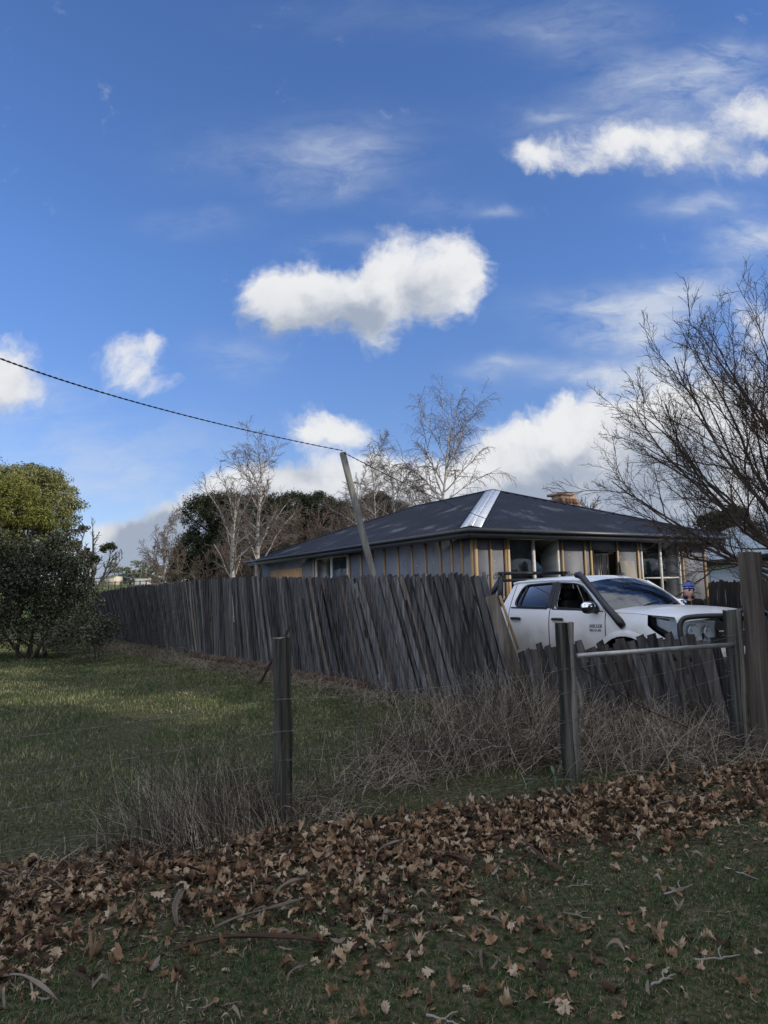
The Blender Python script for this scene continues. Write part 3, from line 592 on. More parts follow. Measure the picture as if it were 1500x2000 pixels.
for fr in (.3, .78):
    mb = MB(); R_ = [np.array([P2[i][0]+d2[i][0]*ln2[i]*fr, P2[i][1]+d2[i][1]*ln2[i]*fr+.05, gz(*P2[i])+hh2[i]*fr]) for i in range(0, len(S2), 3)]
    for a, b in zip(R_[:-1], R_[1:]): mb.bar(a, b, .07, .035, (0, 0, 1))
    mb.build('rail', MT['paling_warm'], lo_, world=True)
o = bk_.build('paling', MT['paling_dark'], lo_, world=True); o['kind'] = 'stuff'; o['label'] = 'rear row of short palings'
# loose plank leaning at the corner of the two fences
a = gnd(1040, 1412); b = at(958, 1163, a[1]+.05); mb = MB(); mb.bar(a, b, .15, .022, (1, .1, 0)); 
tag(mb.build('loose_plank', MT['paling_warm']), 'wide loose plank leaning against the near end of the tall paling fence', 'plank')
a = at(1012, 1268, CT[-1][0][1]-.12); b = at(976, 1163, CT[-1][0][1]-.12); mb = MB(); mb.bar(a, b, .03, .018, (1, .1, 0)); 
tag(mb.build('timber_batten', MT['timber']), 'thin pale batten leaning along the near edge of the tall paling fence', 'batten')
# star pickets leaning on the palings
def picket(pa, pb, label):
    a = gnd(*pa); b = at(*pb, a[1]+.35); mb = MB()
    d_ = (b-a)/np.linalg.norm(b-a); s1 = np.cross(d_, (0, 1, 0)); s1 /= np.linalg.norm(s1); s2 = np.cross(d_, s1)
    for ang in (0, 120, 240):
        w = s1*math.cos(rad(ang))+s2*math.sin(rad(ang)); mb.bar(a+w*.014-d_*.1, b+w*.014, .028, .005, w)
    for t in np.linspace(.2, .9, 8): mb.box(a+(b-a)*t, (.012, .012, .012))
    tag(mb.build('star_picket', MT['rust']), label, 'steel post', 'steel star pickets leaning against the paling fence')
picket((782, 1352), (836, 1200), 'dark steel star picket leaning against the palings right of centre')
picket((508, 1336), (567, 1224), 'dark steel star picket leaning behind the left wooden fence post')

# ------------------------------------------------------------ wire fence
wf = thing('wire_fence', 'post and wire farm fence with a steel pipe rail at its right end', 'fence', (*FP, gz(*FP)))
def post(pf_, ptop, w, dpt, mt, turn=30, lean_extra=0, name='post', parent=wf, buried=.25):
    a = gnd(*pf_); b = at(*ptop, a[1]+lean_extra); d_ = (b-a)/np.linalg.norm(b-a); mb = MB(); n = 14; k_ = []
    phi = -(math.atan2(a[0], a[1])+rad(turn)); w = dpt = w/(math.cos(rad(turn))+math.sin(rad(turn))); sx = np.array([math.cos(phi), math.sin(phi), 0.]); sx -= d_*(sx@d_); sx /= np.linalg.norm(sx); sy = np.cross(d_, sx)
    cor = [(-1, -1), (-.6, -1.04), (.0, -1.0), (.7, -1.03), (1, -.96), (1.02, 0), (1, 1), (0, 1.02), (-1, 1), (-1.02, 0)]
    rows = []
    for i in range(n):
        c = a-d_*buried+(b-a+d_*buried)*i/(n-1); r_ = []
        for ci, (u, v) in enumerate(cor):
            j = .006*math.sin(i*.9+ci*1.3)+random.gauss(0, .0015); r_.append(c+sx*(u*w/2+j)+sy*(v*dpt/2+.5*j)+(d_*random.gauss(0, .004) if i == n-1 else 0))
        r_.append(r_[0]); rows.append(r_)
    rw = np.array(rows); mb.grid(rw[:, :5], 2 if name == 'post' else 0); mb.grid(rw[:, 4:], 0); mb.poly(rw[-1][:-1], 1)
    o = mb.build(name, [MT[mt], MT['endgrain'], MT['post_dark_face']], parent, world=parent is not None)
    return o, a, b
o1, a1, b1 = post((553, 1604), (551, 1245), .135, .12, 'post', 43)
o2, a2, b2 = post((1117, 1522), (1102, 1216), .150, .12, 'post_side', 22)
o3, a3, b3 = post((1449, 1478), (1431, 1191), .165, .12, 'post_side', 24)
o1['label'] = 'square dark post in the middle'; o2['label'] = 'grey post at the left end of the pipe'; o3['label'] = 'grey post at the right end of the pipe'
a0 = FP - FD*4.2; p0, aa, bb = None, None, None
left = np.array([a0[0], a0[1], gz(*a0)])
bp_, ag, bg_ = post((1492, 1479), (1464, 1078), .195, .20, 'post_brown', 27, name='gate_post', parent=None)
tag(bp_, 'tall thick brown timber post at the right picture edge', 'post')
pa_, pb_ = at(1127, 1281, a2[1]-.02), at(1432, 1259, a3[1]-.05); mb = MB(); mb.tubes(np.array([pa_+(pa_-pb_)*.0, pa_*.5+pb_*.5, pb_]), np.full(3, .0215), 14, caps=True)
mb.build('pipe_rail', MT['rail_pipe'], wf, smooth=True, world=True)
# wires: height at each post, a little slack, barbs on the top strand
H1 = [(551, 1357), (551, 1416), (551, 1468), (551, 1530), (551, 1580)]
zs1 = [EYE-(py-1165)/F*a1[1] for _, py in H1]
H2 = [1300, 1343, 1395, 1440, 1485]; zs2 = [EYE-(py-1150)/F*a2[1] for py in H2]
H3 = [1238, 1272, 1305, 1350, 1400]; zs3 = [EYE-(py-1142)/F*a3[1] for py in H3]
for k_, (z1, z2, z3) in enumerate(zip(zs1, zs2, zs3)):
    pts = []
    pl = np.array([left[0], left[1]-.06, z1-.10-.02*k_]); p1 = np.array([a1[0], a1[1]-.075, z1]); p2 = np.array([a2[0], a2[1]-.075, z2]); p3 = np.array([a3[0]-.0, a3[1]-.075, z3])
    for A_, B_, sg, nn_ in ((pl, p1, .07, 40), (p1, p2, .035+.02*(k_ % 3), 26), (p2, p3, .02, 20)):
        t = np.linspace(0, 1, nn_, endpoint=False)[:, None]; q = A_*(1-t)+B_*t; q[:, 2:] -= 4*sg*t*(1-t); pts.append(q)
    pts.append(p3[None]); W_ = np.concatenate(pts); W_ += rng.normal(0, .0015, W_.shape)
    mb = MB(); mb.tubes(W_, np.full(len(W_), .0016), 4)
    if k_ in (0,):
        Wt = W_+np.array([0, 0, .004]); 
    # tie loop round each post
    for p_, w_ in ((p1, .075), (p2, .08), (p3, .085)):
        th = np.linspace(0, 2*PI, 17); ring = np.stack([p_[0]+w_*np.cos(th), p_[1]+.075+.068*np.sin(th), p_[2]+.006*np.sin(3*th)], -1); mb.tubes(ring, np.full(17, .0016), 4)
    mb.build('wire', MT['wire'], wf, world=True)
# upright stays between the strands
for s_ in (-3.0, -2.45, -1.95, -1.4, -.8, .6, 1.0):
    t = (s_+4.2)/4.2 if s_ < 0 else None; q = FP+FD*s_
    if s_ < 0: z_t = left[2]*0+zs1[1]-.10*(1-t)-.28*t*(1-t); z_b = zs1[4]-.18*(1-t)-.28*t*(1-t)
    else: z_t = zs1[0]*.6+zs2[0]*.4-.04; z_b = zs1[3]*.6+zs2[3]*.4-.05
    mb = MB(); mb.tubes(np.array([(q[0], q[1]-.065, z_b), (q[0]+random.gauss(0, .01), q[1]-.065, (z_t+z_b)/2), (q[0], q[1]-.065, z_t)]), np.full(3, .0016), 4); mb.build('stay_wire', MT['wire'], wf, world=True)
# diagonal brace of thin rusty steel from the second post down to the third
mb = MB(); mb.tubes(np.array([at(1130, 1302, a2[1]+.1), at(1250, 1380, 6.6), at(1385, 1440, 7.0)]), np.full(3, .004), 6); mb.build('brace', MT['rust'], wf, world=True)
tag(o1, None); 
# small gum sapling leaves at the foot of the second post
mb = MB(); g = gnd(1085, 1560)
for i in range(16):
    a = g+np.array([random.gauss(0, .08), random.gauss(0, .05), random.uniform(.02, .28)]); L_ = random.uniform(.08, .16); az = random.uniform(0, 6.3); dr = np.array([math.cos(az), math.sin(az)*.6, random.uniform(-.6, .3)]); sd = np.cross(dr, (0, 0, 1)); sd /= np.linalg.norm(sd)
    ts = np.linspace(0, 1, 6); P_ = np.array([[a+dr*L_*t+np.array([0, 0, -.04*t*t])+sd*s__*.014*math.sin(PI*min(1, t+.03)) for s__ in (-1, 0, 1)] for t in ts]); mb.grid(P_)
MT['sapling'] = mat('blue_green_leaf', [(.3, (.05, .085, .060)), (.7, (.10, .15, .105))], (8, 8, 8), 4, .5, 0, .4, island=.4)
t_ = thing('gum_sapling', 'small blue-green gum sapling at the foot of the second wooden post', 'sapling', tuple(g)); mb.build('foliage', MT['sapling'], t_, world=True)
mb = MB(); mb.tubes(np.array([g-np.array([0, 0, .03]), g+np.array([.02, 0, .15]), g+np.array([-.01, 0, .3])]), np.array([.004, .003, .001]), 5); mb.build('stem', MT['weed'], t_, world=True)
# ------------------------------------------------------------ house
HA = rad(31.5); HF = np.array([math.cos(HA), math.sin(HA), 0]); HL = np.array([-math.sin(HA), math.cos(HA), 0])
EV = at(918, 1036, 20.0); HW, HLn, OV = 11.4, 17.6, .55
HC = EV + HF*OV + HL*OV; HC[2] = 0                       # outer corner of the stud wall
WW, WL = HW-2*OV, HLn-2*OV
EZ = EV[2]; print('house corner', HC, 'eave z', EZ)
FLO = .45; TOPZ = EZ+.02
MT['roof'] = None
def roof_mat():
    m_ = bpy.data.materials.new('corrugated_roof'); m_.use_nodes = True; nt = m_.node_tree; n = nt.nodes; l = nt.links; b = n['Principled BSDF']
    b.inputs['Roughness'].default_value = .5; b.inputs['Specular IOR Level'].default_value = .22
    g = n.new('ShaderNodeNewGeometry'); nz = n.new('ShaderNodeTexNoise'); nz.inputs['Scale'].default_value = .9; nz.inputs['Detail'].default_value = 8; l.new(g.outputs['Position'], nz.inputs[0])
    cr = n.new('ShaderNodeValToRGB'); e = cr.color_ramp.elements; e[0].position = .35; e[0].color = (.006, .009, .019, 1); e[1].position = .60; e[1].color = (.011, .016, .030, 1); e3 = e.new(.72); e3.color = (.07, .08, .11, 1)
    l.new(nz.outputs[0], cr.inputs[0]); l.new(cr.outputs[0], b.inputs['Base Color']); return m_
MT['roof'] = roof_mat()
hs_ = thing('weatherboard_house', 'single-storey house under renovation with bare studs, grey building wrap and dark hip roof', 'house', tuple(HC), HA)
def hl(s, n_, z): return (s, n_, z)              # house frame: x along the front wall, y along the side wall (away), z up
# walls (local coordinates, origin at the front corner). front wall y=0 faces -y, side wall x=0 faces -x
def fwall(px, py):      # sight line -> position along the front wall
    v = ray(px, py); nrm = HL; t = ((HC-np.array([0, 0, EYE]))@nrm)/(v@nrm); Pt = np.array([0, 0, EYE])+v*t; return (Pt-HC)@HF, Pt[2]
def swall(px, py):
    v = ray(px, py); nrm = HF; t = ((HC-np.array([0, 0, EYE]))@nrm)/(v@nrm); Pt = np.array([0, 0, EYE])+v*t; return (Pt-HC)@HL, Pt[2]
def wall_with_holes(mb, length, holes, axis, z0, z1, th=.1, inner=0):
    """wall strip made of boxes around the openings. axis 'x' = front, 'y' = side"""
    xs_ = sorted(set([0, length]+[h[0] for h in holes]+[h[1] for h in holes]))
    for a, b in zip(xs_[:-1], xs_[1:]):
        hh_ = [h for h in holes if h[0] <= a+1e-6 and h[1] >= b-1e-6]; segs = [(z0, z1)]
        if hh_: segs = [(z0, hh_[0][2]), (hh_[0][3], z1)]
        for s0, s1 in segs:
            if s1-s0 < .01: continue
            if axis == 'x': mb.box(((a+b)/2, inner+th/2, (s0+s1)/2), (b-a, th, s1-s0))
            else: mb.box((inner+th/2, (a+b)/2, (s0+s1)/2), (th, b-a, s1-s0))
# openings measured on the walls
w1a, _ = fwall(992, 1100); w1b, _ = fwall(1092, 1100); _, w1t = fwall(1040, 1050)
w2a, _ = fwall(1252, 1100); w2b, _ = fwall(1328, 1100); _, w2t = fwall(1290, 1056); _, w2bot = fwall(1290, 1182)
da, _ = fwall(1157, 1100); db, _ = fwall(1205, 1100); _, dt = fwall(1180, 1075)
wend, _ = fwall(1377, 1100)
print('front', [round(v, 2) for v in (w1a, w1b, w1t, w2a, w2b, w2t, w2bot, da, db, dt, wend, WW)])
sa, _ = swall(680, 1110); sb, _ = swall(617, 1110); _, st_ = swall(650, 1086); pa1, _ = swall(590, 1110); pb1, _ = swall(528, 1110)
print('side', [round(v, 2) for v in (sa, sb, st_, pa1, pb1, WL)])
WW = wend
FH = [(w1a, w1b, 1.0, w1t), (da, db, FLO+.02, dt), (w2a, w2b, max(w2bot, .9), w2t)]
SH = [(sa, sb, 1.15, st_)]
mb = MB(); wall_with_holes(mb, WW, FH, 'x', FLO, TOPZ, .09, 0); mb.build('front_wall', MT['wrap'], hs_)['label'] = 'front wall wrapped in grey sheeting'
mb = MB(); wall_with_holes(mb, WL, SH, 'y', FLO, TOPZ, .09, .003); mb.build('side_wall', MT['wrap'], hs_)['label'] = 'shaded side wall wrapped in grey sheeting'
mb = MB(); mb.box((WW-.05, WL/2, (FLO+TOPZ)/2), (.09, WL-.2, TOPZ-FLO)).box((WW/2, WL-.05, (FLO+TOPZ)/2), (WW-.2, .09, TOPZ-FLO)).box((WW/2, WL*.5, (FLO+TOPZ)/2), (WW-.3, .08, TOPZ-FLO-.05)).box((WW*.53, WL*.25, (FLO+TOPZ)/2), (.08, WL*.48, TOPZ-FLO-.05))
mb.build('inner_wall', MT['room'], hs_)
mb = MB(); mb.box((WW/2, WL/2, FLO-.06), (WW-.02, WL-.02, .12)); mb.build('floor', MT['ply'], hs_)
mb = MB(); mb.box((WW/2, WL/2, FLO/2-.12), (WW-.15, WL-.15, FLO+.1)); mb.build('foundation', MT['plinth'], hs_)
mb = MB(); mb.box((WW/2, WL/2, TOPZ-.02), (WW-.3, WL-.3, .02)); mb.build('ceiling', MT['room'], hs_)
# ply sheet over the far opening on the side
mb = MB(); mb.box((-.012, (pa1+pb1)/2, 1.95), (.018, pb1-pa1, 1.75)); mb.build('plywood_sheet', MT['ply'], hs_)
# studs
def stud(s, axis, z0=FLO, z1=None, w=.075, name='stud', proud=.045):
    mb = MB(); z1 = z1 or EZ-.02
    if axis == 'x': mb.box((s, -proud/2-.003, (z0+z1)/2), (w, proud, z1-z0))
    else: mb.box((-proud/2-.0, s, (z0+z1)/2), (proud, w, z1-z0))
    return mb.build(name, MT['timber'], hs_)
for px in (1003-11, 958, 987, 1098, 1142, 1154, 1206, 1246, 1333): 
    s, _ = fwall(px, 1100); stud(s, 'x')
stud(WW-.04, 'x', w=.1)
stud(.05, 'x', w=.1)
for px in (904, 884, 862, 833, 806, 779, 752, 729, 706, 683, 613): 
    s, _ = swall(px, 1100); stud(s, 'y')
stud(.06, 'y', w=.11)
# nail heads and round fixings of the wrap
mb = MB()
for i in range(60):
    s = random.uniform(.2, WW-.2); z = random.uniform(1.2, EZ-.3)
    if not any(h[0]-.1 < s < h[1]+.1 for h in FH): mb.box((s, -.004, z), (.03, .006, .03))
for i in range(40):
    s = random.uniform(.3, 13); z = random.uniform(1.6, EZ-.25)
    if not sa-.1 < s < sb+.1 and not s > pa1-.1: mb.box((-.003, s, z), (.006, .03, .03))
mb.build('wrap_fixing', MT['white_wood'], hs_, kind='stuff')
# printed name on the wrap, repeated along the sheet
_, tz = fwall(1040, 1126)
for px in (941, 1107, 1315):
    s, _ = fwall(px, 1120)
    o = text('Bradford', .30, MT['ink'], hs_, Vector((s, -.006, tz-.06)), Matrix.Rotation(PI/2, 3, 'X'), 'printed_lettering')
s, _ = swall(880, 1110); o = text('Bradford', .30, MT['ink'], hs_, Vector((-.006, s+.9, 1.9)), Matrix.Rotation(-PI/2, 3, 'Z') @ Matrix.Rotation(PI/2, 3, 'X'), 'printed_lettering')
# windows
def window(axis, h, mull, rails=(), curtain=False):
    a, b, z0, z1 = h; mk = lambda c, sz: (c, sz) if axis == 'x' else ((c[1], c[0], c[2]), (sz[1], sz[0], sz[2]))
    f = MB()
    def bx(x0, x1, zz0, zz1, d0=-.03, d1=.10): c, sz = mk(((x0+x1)/2, (d0+d1)/2, (zz0+zz1)/2), (x1-x0, d1-d0, zz1-zz0)); f.box(c, sz)
    t = .07
    bx(a+.004, a+t, z0, z1); bx(b-t, b-.004, z0, z1); bx(a+t, b-t, z1-t, z1-.004); bx(a+t, b-t, z0+.004, z0+t)
    for m_ in mull: x_ = a+(b-a)*m_; bx(x_-.045, x_+.045, z0+t, z1-t, -.02, .09)
    for r_ in rails: zz = z0+(z1-z0)*r_; bx(a+t+.002, b-t-.002, zz-.025, zz+.025, .0, .06)
    fr = f.build('window', MT['white_wood'], hs_)
    g = MB(); c, sz = mk(((a+b)/2, .035, (z0+z1)/2), (b-a-2*t+.01, .006, z1-z0-2*t+.01)); g.box(c, sz); g.build('pane', MT['glass_clear'], fr)
    s_ = MB(); c, sz = mk(((a+b)/2, -.04, z0-.03), (b-a+.12, .14, .05)); s_.box(c, sz); s_.build('sill', MT['white_wood'], fr)
    if curtain:
        cm = MB(); ts = np.linspace(0, 1, 60); rows = []
        for zz in (z0+.1, (z0+z1)/2, z1-.08): rows.append([(mk((a+.1+(b-a-.2)*t_, .16+.018*math.sin(t_*70), zz), (1, 1, 1))[0]) for t_ in ts])
        cm.grid(np.array(rows)); cm.build('curtain', MT['curtain'], fr)
MT['curtain'] = mat('grey_curtain', [(.3, (.22, .21, .19)), (.7, (.34, .32, .29))], (3, 3, 1), 4, .9)
window('x', FH[0], (.5,)); window('x', FH[2], (.5,), (.42,), curtain=True); window('y', SH[0], (.5,))
# door
mb = MB(); a, b, z0, z1 = FH[1]; dw = (b-a)*.66
mb.box((a+.05+dw/2, .06, (z0+z1)/2), (dw, .04, z1-z0-.06)); 
for i in (0, 1):
    for (q0, q1) in ((.08, .42), (.5, .93)):
        cx = a+.05+dw*(.28+.44*i); w_ = dw*.32; zz0, zz1 = z0+(z1-z0)*q0, z0+(z1-z0)*q1
        for (c, sz) in (((cx, .034, zz0), (w_, .012, .03)), ((cx, .034, zz1), (w_, .012, .03)), ((cx-w_/2, .034, (zz0+zz1)/2), (.03, .014, zz1-zz0)), ((cx+w_/2, .034, (zz0+zz1)/2), (.03, .014, zz1-zz0))): mb.box(c, sz)
MT['door'] = mat('dark_navy_door_paint', [(.3, (.014, .016, .022)), (.7, (.022, .025, .034))], (3, 3, 3), 3, .35, 0, .5)
d_ = mb.build('door', MT['door'], hs_); k2 = MB(); k2.lathe([(0, -.05), (.03, -.045), (.03, -.02), (.012, -.01), (.012, .01)], (a+.05+dw*.9, .03, z0+1.0), 'y', 12); k2.build('handle', MT['chrome'], d_, smooth=True)
mb = MB(); mb.box((a+.022, .02, (z0+z1)/2), (.044, .12, z1-z0)).box((b-.022, .02, (z0+z1)/2), (.044, .12, z1-z0)).box(((a+b)/2, .02, z1-.022), (b-a-.09, .12, .044)); mb.build('door_frame', MT['door'], hs_)
# roof: hip with the ridge along the side
w_, L_ = WW+2*OV, HLn; rise = math.tan(rad(20.3))*w_/2; x0, y0, x1, y1 = -OV, -OV, WW+OV, L_-OV
zr = EZ+.06; ap1 = np.array([(x0+x1)/2, y0+w_/2, zr+rise]); ap2 = np.array([(x0+x1)/2, y1-w_/2, zr+rise])
c00, c10, c11, c01 = np.array([x0, y0, zr]), np.array([x1, y0, zr]), np.array([x1, y1, zr]), np.array([x0, y1, zr])
def corr(mb, ea, eb, ta, tb, pitch=.25):
    """ribbed sheet between eave line ea-eb and top line ta-tb, ribs running up the slope"""
    e = eb-ea; Le = np.linalg.norm(e); e = e/Le; n_ = int(Le/pitch)*6; rows_b, rows_t = [], []
    mid = (ta+tb)/2; up = mid-ea; up = up-e*(up@e); H = np.linalg.norm(up); up = up/H; nn = np.cross(e, up); nn = nn if nn[2] > 0 else -nn
    sA = (ta-ea)@e; sB = (tb-ea)@e
    for i in range(n_+1):
        s = Le*i/n_; ph = i % 6; off = .038 if ph in (1, 2) else 0
        hgt = H if sA <= s <= sB else (H*s/sA if s < sA else H*(Le-s)/(Le-sB))
        rows_b.append(ea+e*s+nn*off); rows_t.append(ea+e*s+up*hgt+nn*off)
    m_ = 8; P_ = np.array([[b_+(t_-b_)*j/m_ for j in range(m_+1)] for b_, t_ in zip(rows_b, rows_t)]); mb.grid(P_)
rf = MB(); corr(rf, c00, c10, ap1, ap1); corr(rf, c10, c11, ap1, ap2); corr(rf, c11, c01, ap2, ap2); corr(rf, c01, c00, ap2, ap1)
roof_o = rf.build('roof', MT['roof'], hs_); 
hp2 = MB()
for a, b in ((c10, ap1), (ap1, ap2), (c11, ap2), (c01, ap2)):
    a = a+np.array([0, 0, .035]); b = b+np.array([0, 0, .035]); hp2.tubes(np.array([a, (a+b)/2, b]), np.full(3, .05), 6)
hp2.build('ridge_cap', MT['roof'], roof_o, smooth=True)
cs = MB(); a = c00+(ap1-c00)*.02+np.array([0, 0, .05]); b = ap1+np.array([0, 0, .05]); dd = (b-a)/np.linalg.norm(b-a); sd = np.array([1, -1, 0])/math.sqrt(2)
for sg in (-1, 1):
    w0 = sd*sg; tilt = np.array([0, 0, -.06]); cs.add([a, a+w0*.30+tilt, b+w0*.30+tilt, b], [(0, 1, 2, 3)]); cs.add([a+np.array([0, 0, .02]), a+w0*.06, b+w0*.06, b+np.array([0, 0, .02])], [(0, 1, 2, 3)])
o = cs.build('hip_cap', MT['cover_strip'], roof_o); o['label'] = 'pale unpainted steel hip capping'; m_ = o.modifiers.new('t', 'SOLIDIFY'); m_.thickness = .006
# gutters, fascia, soffit
gt = MB(); zg = EZ-.02
prof = [(0, .09), (-.11, .09), (-.125, .02), (-.11, -.01), (0, -.015)]
def gutter(mb, A_, B_, outw):
    P_ = np.array([[np.array(q)+outw*(-p_[0])+np.array([0, 0, p_[1]]) for p_ in prof] for q in (A_, B_)]); mb.grid(P_); 
e = .0
gutter(gt, np.array([x0-.12, y0, zg]), np.array([x1+.12, y0, zg]), np.array([0, -1, 0]))
gutter(gt, np.array([x0, y0-.12, zg]), np.array([x0, y1+.12, zg]), np.array([-1, 0, 0]))
gutter(gt, np.array([x1, y0-.12, zg]), np.array([x1, y1+.12, zg]), np.array([1, 0, 0]))
o = gt.build('gutter', MT['fascia'], hs_); m_ = o.modifiers.new('t', 'SOLIDIFY'); m_.thickness = .004
fa = MB(); fa.box(((x0+x1)/2, y0+.012, EZ-.10), (x1-x0, .022, .20)).box((x0+.012, (y0+y1)/2+.03, EZ-.10), (.022, y1-y0-.06, .20)).box((x1-.012, (y0+y1)/2+.03, EZ-.10), (.022, y1-y0-.06, .20)); fa.build('fascia_board', MT['fascia'], hs_)
sf = MB(); sf.box(((x0+x1)/2, (y0+0)/2, EZ-.06), (x1-x0-.05, OV-.05, .015)).box((x0/2, (y0+y1)/2, EZ-.063), (OV-.05, y1-y0-.6, .015)).box(((x1+WW)/2, (y0+y1)/2, EZ-.063), (OV-.05, y1-y0-.6, .015)); sf.build('soffit', MT['fascia'], hs_)
dp = MB(); dp.box((-.3, -.3, EZ-.09), (.2, .2, .05)); 
# pale sheet leaning beside the door, wall light
s0, zt = fwall(1208, 1096); s1, _ = fwall(1236, 1096); mb = MB(); mb.bar((s0+.2, -.55, FLO-.3), (s0+.25, -.12, zt), s1-s0, .03, (1, 0, 0)); o = mb.build('leaning_board', MT['curtain']); o.matrix_world = Matrix.Translation(Vector(HC)) @ Matrix.Rotation(HA, 4, 'Z')
tag(o, 'pale board propped against the house wall right of the front door', 'board')
# chimney
MT['brick'] = mat('chimney_brick', [(.3, (.09, .055, .038)), (.5, (.19, .125, .085)), (.7, (.31, .225, .165))], (9, 9, 9), 5, .9, .5, .2, objrand=0, island=.8, coord='Position')
ch_ = at(1102, 985, 29.0); zt = at(1102, 963, 29.0)[2]; cht = MB()
R_ = Rz(HA)
cz = zt-1.5
while cz < zt-.16:
    for i in range(5):
        for (ox, oy) in ((-.4+.2*i, -.32), (-.4+.2*i, .32)): cht.box(R_ @ np.array([ox+.003*(i % 2), oy, 0])+np.array([ch_[0], ch_[1], cz]), (.19, .1, .075*2.9), R_)
    for oy in (-.2, 0, .2):
        for ox in (-.46, .46): cht.box(R_ @ np.array([ox, oy, 0])+np.array([ch_[0], ch_[1], cz]), (.1, .19, .075*2.9), R_)
    cz += .225
cht.box((ch_[0], ch_[1], zt-.8), (.85, .55, 1.5), R_); cht.box((ch_[0]-.14, ch_[1], zt-.08), (.75, .80, .10), R_)
co = cht.build('chimney', MT['brick'], roof_o); co.matrix_local = (Matrix.Translation(Vector(HC)) @ Matrix.Rotation(HA, 4, 'Z')).inverted()
# ------------------------------------------------------------ leaning service pole and cable
pt = at(669, 884, 13.4); pbm = at(731, 1132, 13.1); dr = (pbm-pt)/np.linalg.norm(pbm-pt); pb_ = pbm+dr*((pbm[2]-gz(pbm[0], pbm[1])+.2)/-dr[2])
mb = MB(); mb.bar(pb_, pt, .105, .10, (1, .3, 0)); o = bevel(mb.build('service_pole', MT['post_pale'] if 'post_pale' in MT else MT['post']), .008); tag(o, 'tall leaning square timber pole carrying the service cable', 'pole')
mb = MB(); A_ = at(0, 700, 6.2); A0 = A_+(A_-pt)*.35; A0[2] += 1.0; E_ = at(1030, 1041, 20.0)
def twisted(pts):
    t = np.arange(len(pts))*.55; T = np.gradient(pts, axis=0); T /= np.linalg.norm(T, axis=1, keepdims=True); s_ = np.cross(T, (0, 0, 1)); s_ /= np.linalg.norm(s_, axis=1, keepdims=True); u_ = np.cross(s_, T)
    for ph in (0, PI): mb.tubes(pts+(s_*np.cos(t+ph)[:, None]+u_*np.sin(t+ph)[:, None])*.0052, np.full(len(pts), .0052), 6)
def through(pxs):      # smooth curve through measured sight lines at interpolated distance
    P_ = np.array([at(a, b, c) for a, b, c in pxs]); t = np.linspace(0, len(P_)-1, 260); return np.stack([np.interp(t, np.arange(len(P_)), P_[:, i]) for i in range(3)], 1)
cbl = []
PX = [(-170, 628, 5.6), (0, 700, 6.7), (120, 742, 7.7), (240, 778, 8.8), (360, 811, 10.0), (480, 840, 11.2), (580, 862, 12.3), (669, 880, 13.3)]
X_ = [p_[0] for p_ in PX]; co_ = np.polyfit(X_, [p_[1] for p_ in PX], 4); pxs = [(x_, np.polyval(co_, x_), np.interp(x_, X_, [p_[2] for p_ in PX])) for x_ in np.linspace(-170, 669, 60)]
P_ = np.array([at(*q) for q in pxs]); t = np.linspace(0, 59, 420); twisted(np.stack([np.interp(t, np.arange(60), P_[:, i]) for i in range(3)], 1))
PX = [(672, 884, 13.3), (720, 910, 14.1), (800, 948, 15.8), (880, 986, 17.4), (950, 1013, 18.7), (1000, 1032, 19.6), (1028, 1040, 20.2)]
X_ = [p_[0] for p_ in PX]; co_ = np.polyfit(X_, [p_[1] for p_ in PX], 3); pxs = [(x_, np.polyval(co_, x_), np.interp(x_, X_, [p_[2] for p_ in PX])) for x_ in np.linspace(672, 1028, 40)]
P_ = np.array([at(*q) for q in pxs]); t = np.linspace(0, 39, 260); twisted(np.stack([np.interp(t, np.arange(40), P_[:, i]) for i in range(3)], 1))
tag(mb.build('service_cable', MT['cable'], smooth=True), 'twisted overhead cable sloping from the upper left over the leaning pole to the house eave', 'cable')
# ------------------------------------------------------------ neighbouring house on the right
nh = thing('neighbour_house', 'pale weatherboard house with grey metal roof beyond the right fence', 'house', (15.6, 27, 0))
MT['boards'] = mat('white_weatherboard', [(.3, (.66, .70, .76)), (.7, (.76, .79, .84))], (2, 2, 2), 4, .7, .1)
MT['grey_roof'] = mat('pale_grey_roof', [(.3, (.27, .31, .33)), (.7, (.36, .41, .43))], (1, 1, 1), 5, .5, .1, .4)
wl_ = MB(); z = .6
while z < 2.75: 
    wl_.add([(15.0, 15, z), (19.7, 58, z), (19.73, 58, z+.16), (15.03, 15, z+.16)], [(0, 1, 2, 3)]); wl_.add([(15.03, 15, z+.16), (19.73, 58, z+.16), (19.7, 58, z+.163), (15.0, 15, z+.163)], [(0, 1, 2, 3)]); z += .163
wl_.add([(19.7, 58, 0.3), (28, 58, .3), (28, 58, 2.8), (19.7, 58, 2.8)], [(0, 1, 2, 3)]); wl_.add([(15.0, 15, 0.3), (15, 15, 2.8), (28, 15, 2.8), (28, 15, .3)], [(0, 1, 2, 3)])
wl_.build('wall', MT['boards'], nh, world=True)
mb = MB(); n_ = 90
P_ = np.array([[np.array([14.4+4.7*t, 14.4+44*t, 2.85])*(1-j)+np.array([20.5+2.6*t, 17.0+36*t, 5.3])*j+np.array([0, 0, .02*(i % 2)]) for j in (0, 1)] for i, t in enumerate(np.linspace(0, 1, n_))]); mb.grid(P_)
P_ = np.array([[np.array([28, 14.4+44*t, 2.85])*(1-j)+np.array([20.5+2.6*t, 17.0+36*t, 5.3])*j for j in (0, 1)] for i, t in enumerate(np.linspace(0, 1, n_))]); mb.grid(P_)
mb.add([(19.1, 58.4, 2.85), (28, 58.4, 2.85), (23.1, 53, 5.3)], [(0, 1, 2)]); mb.build('roof', MT['grey_roof'], nh, world=True)
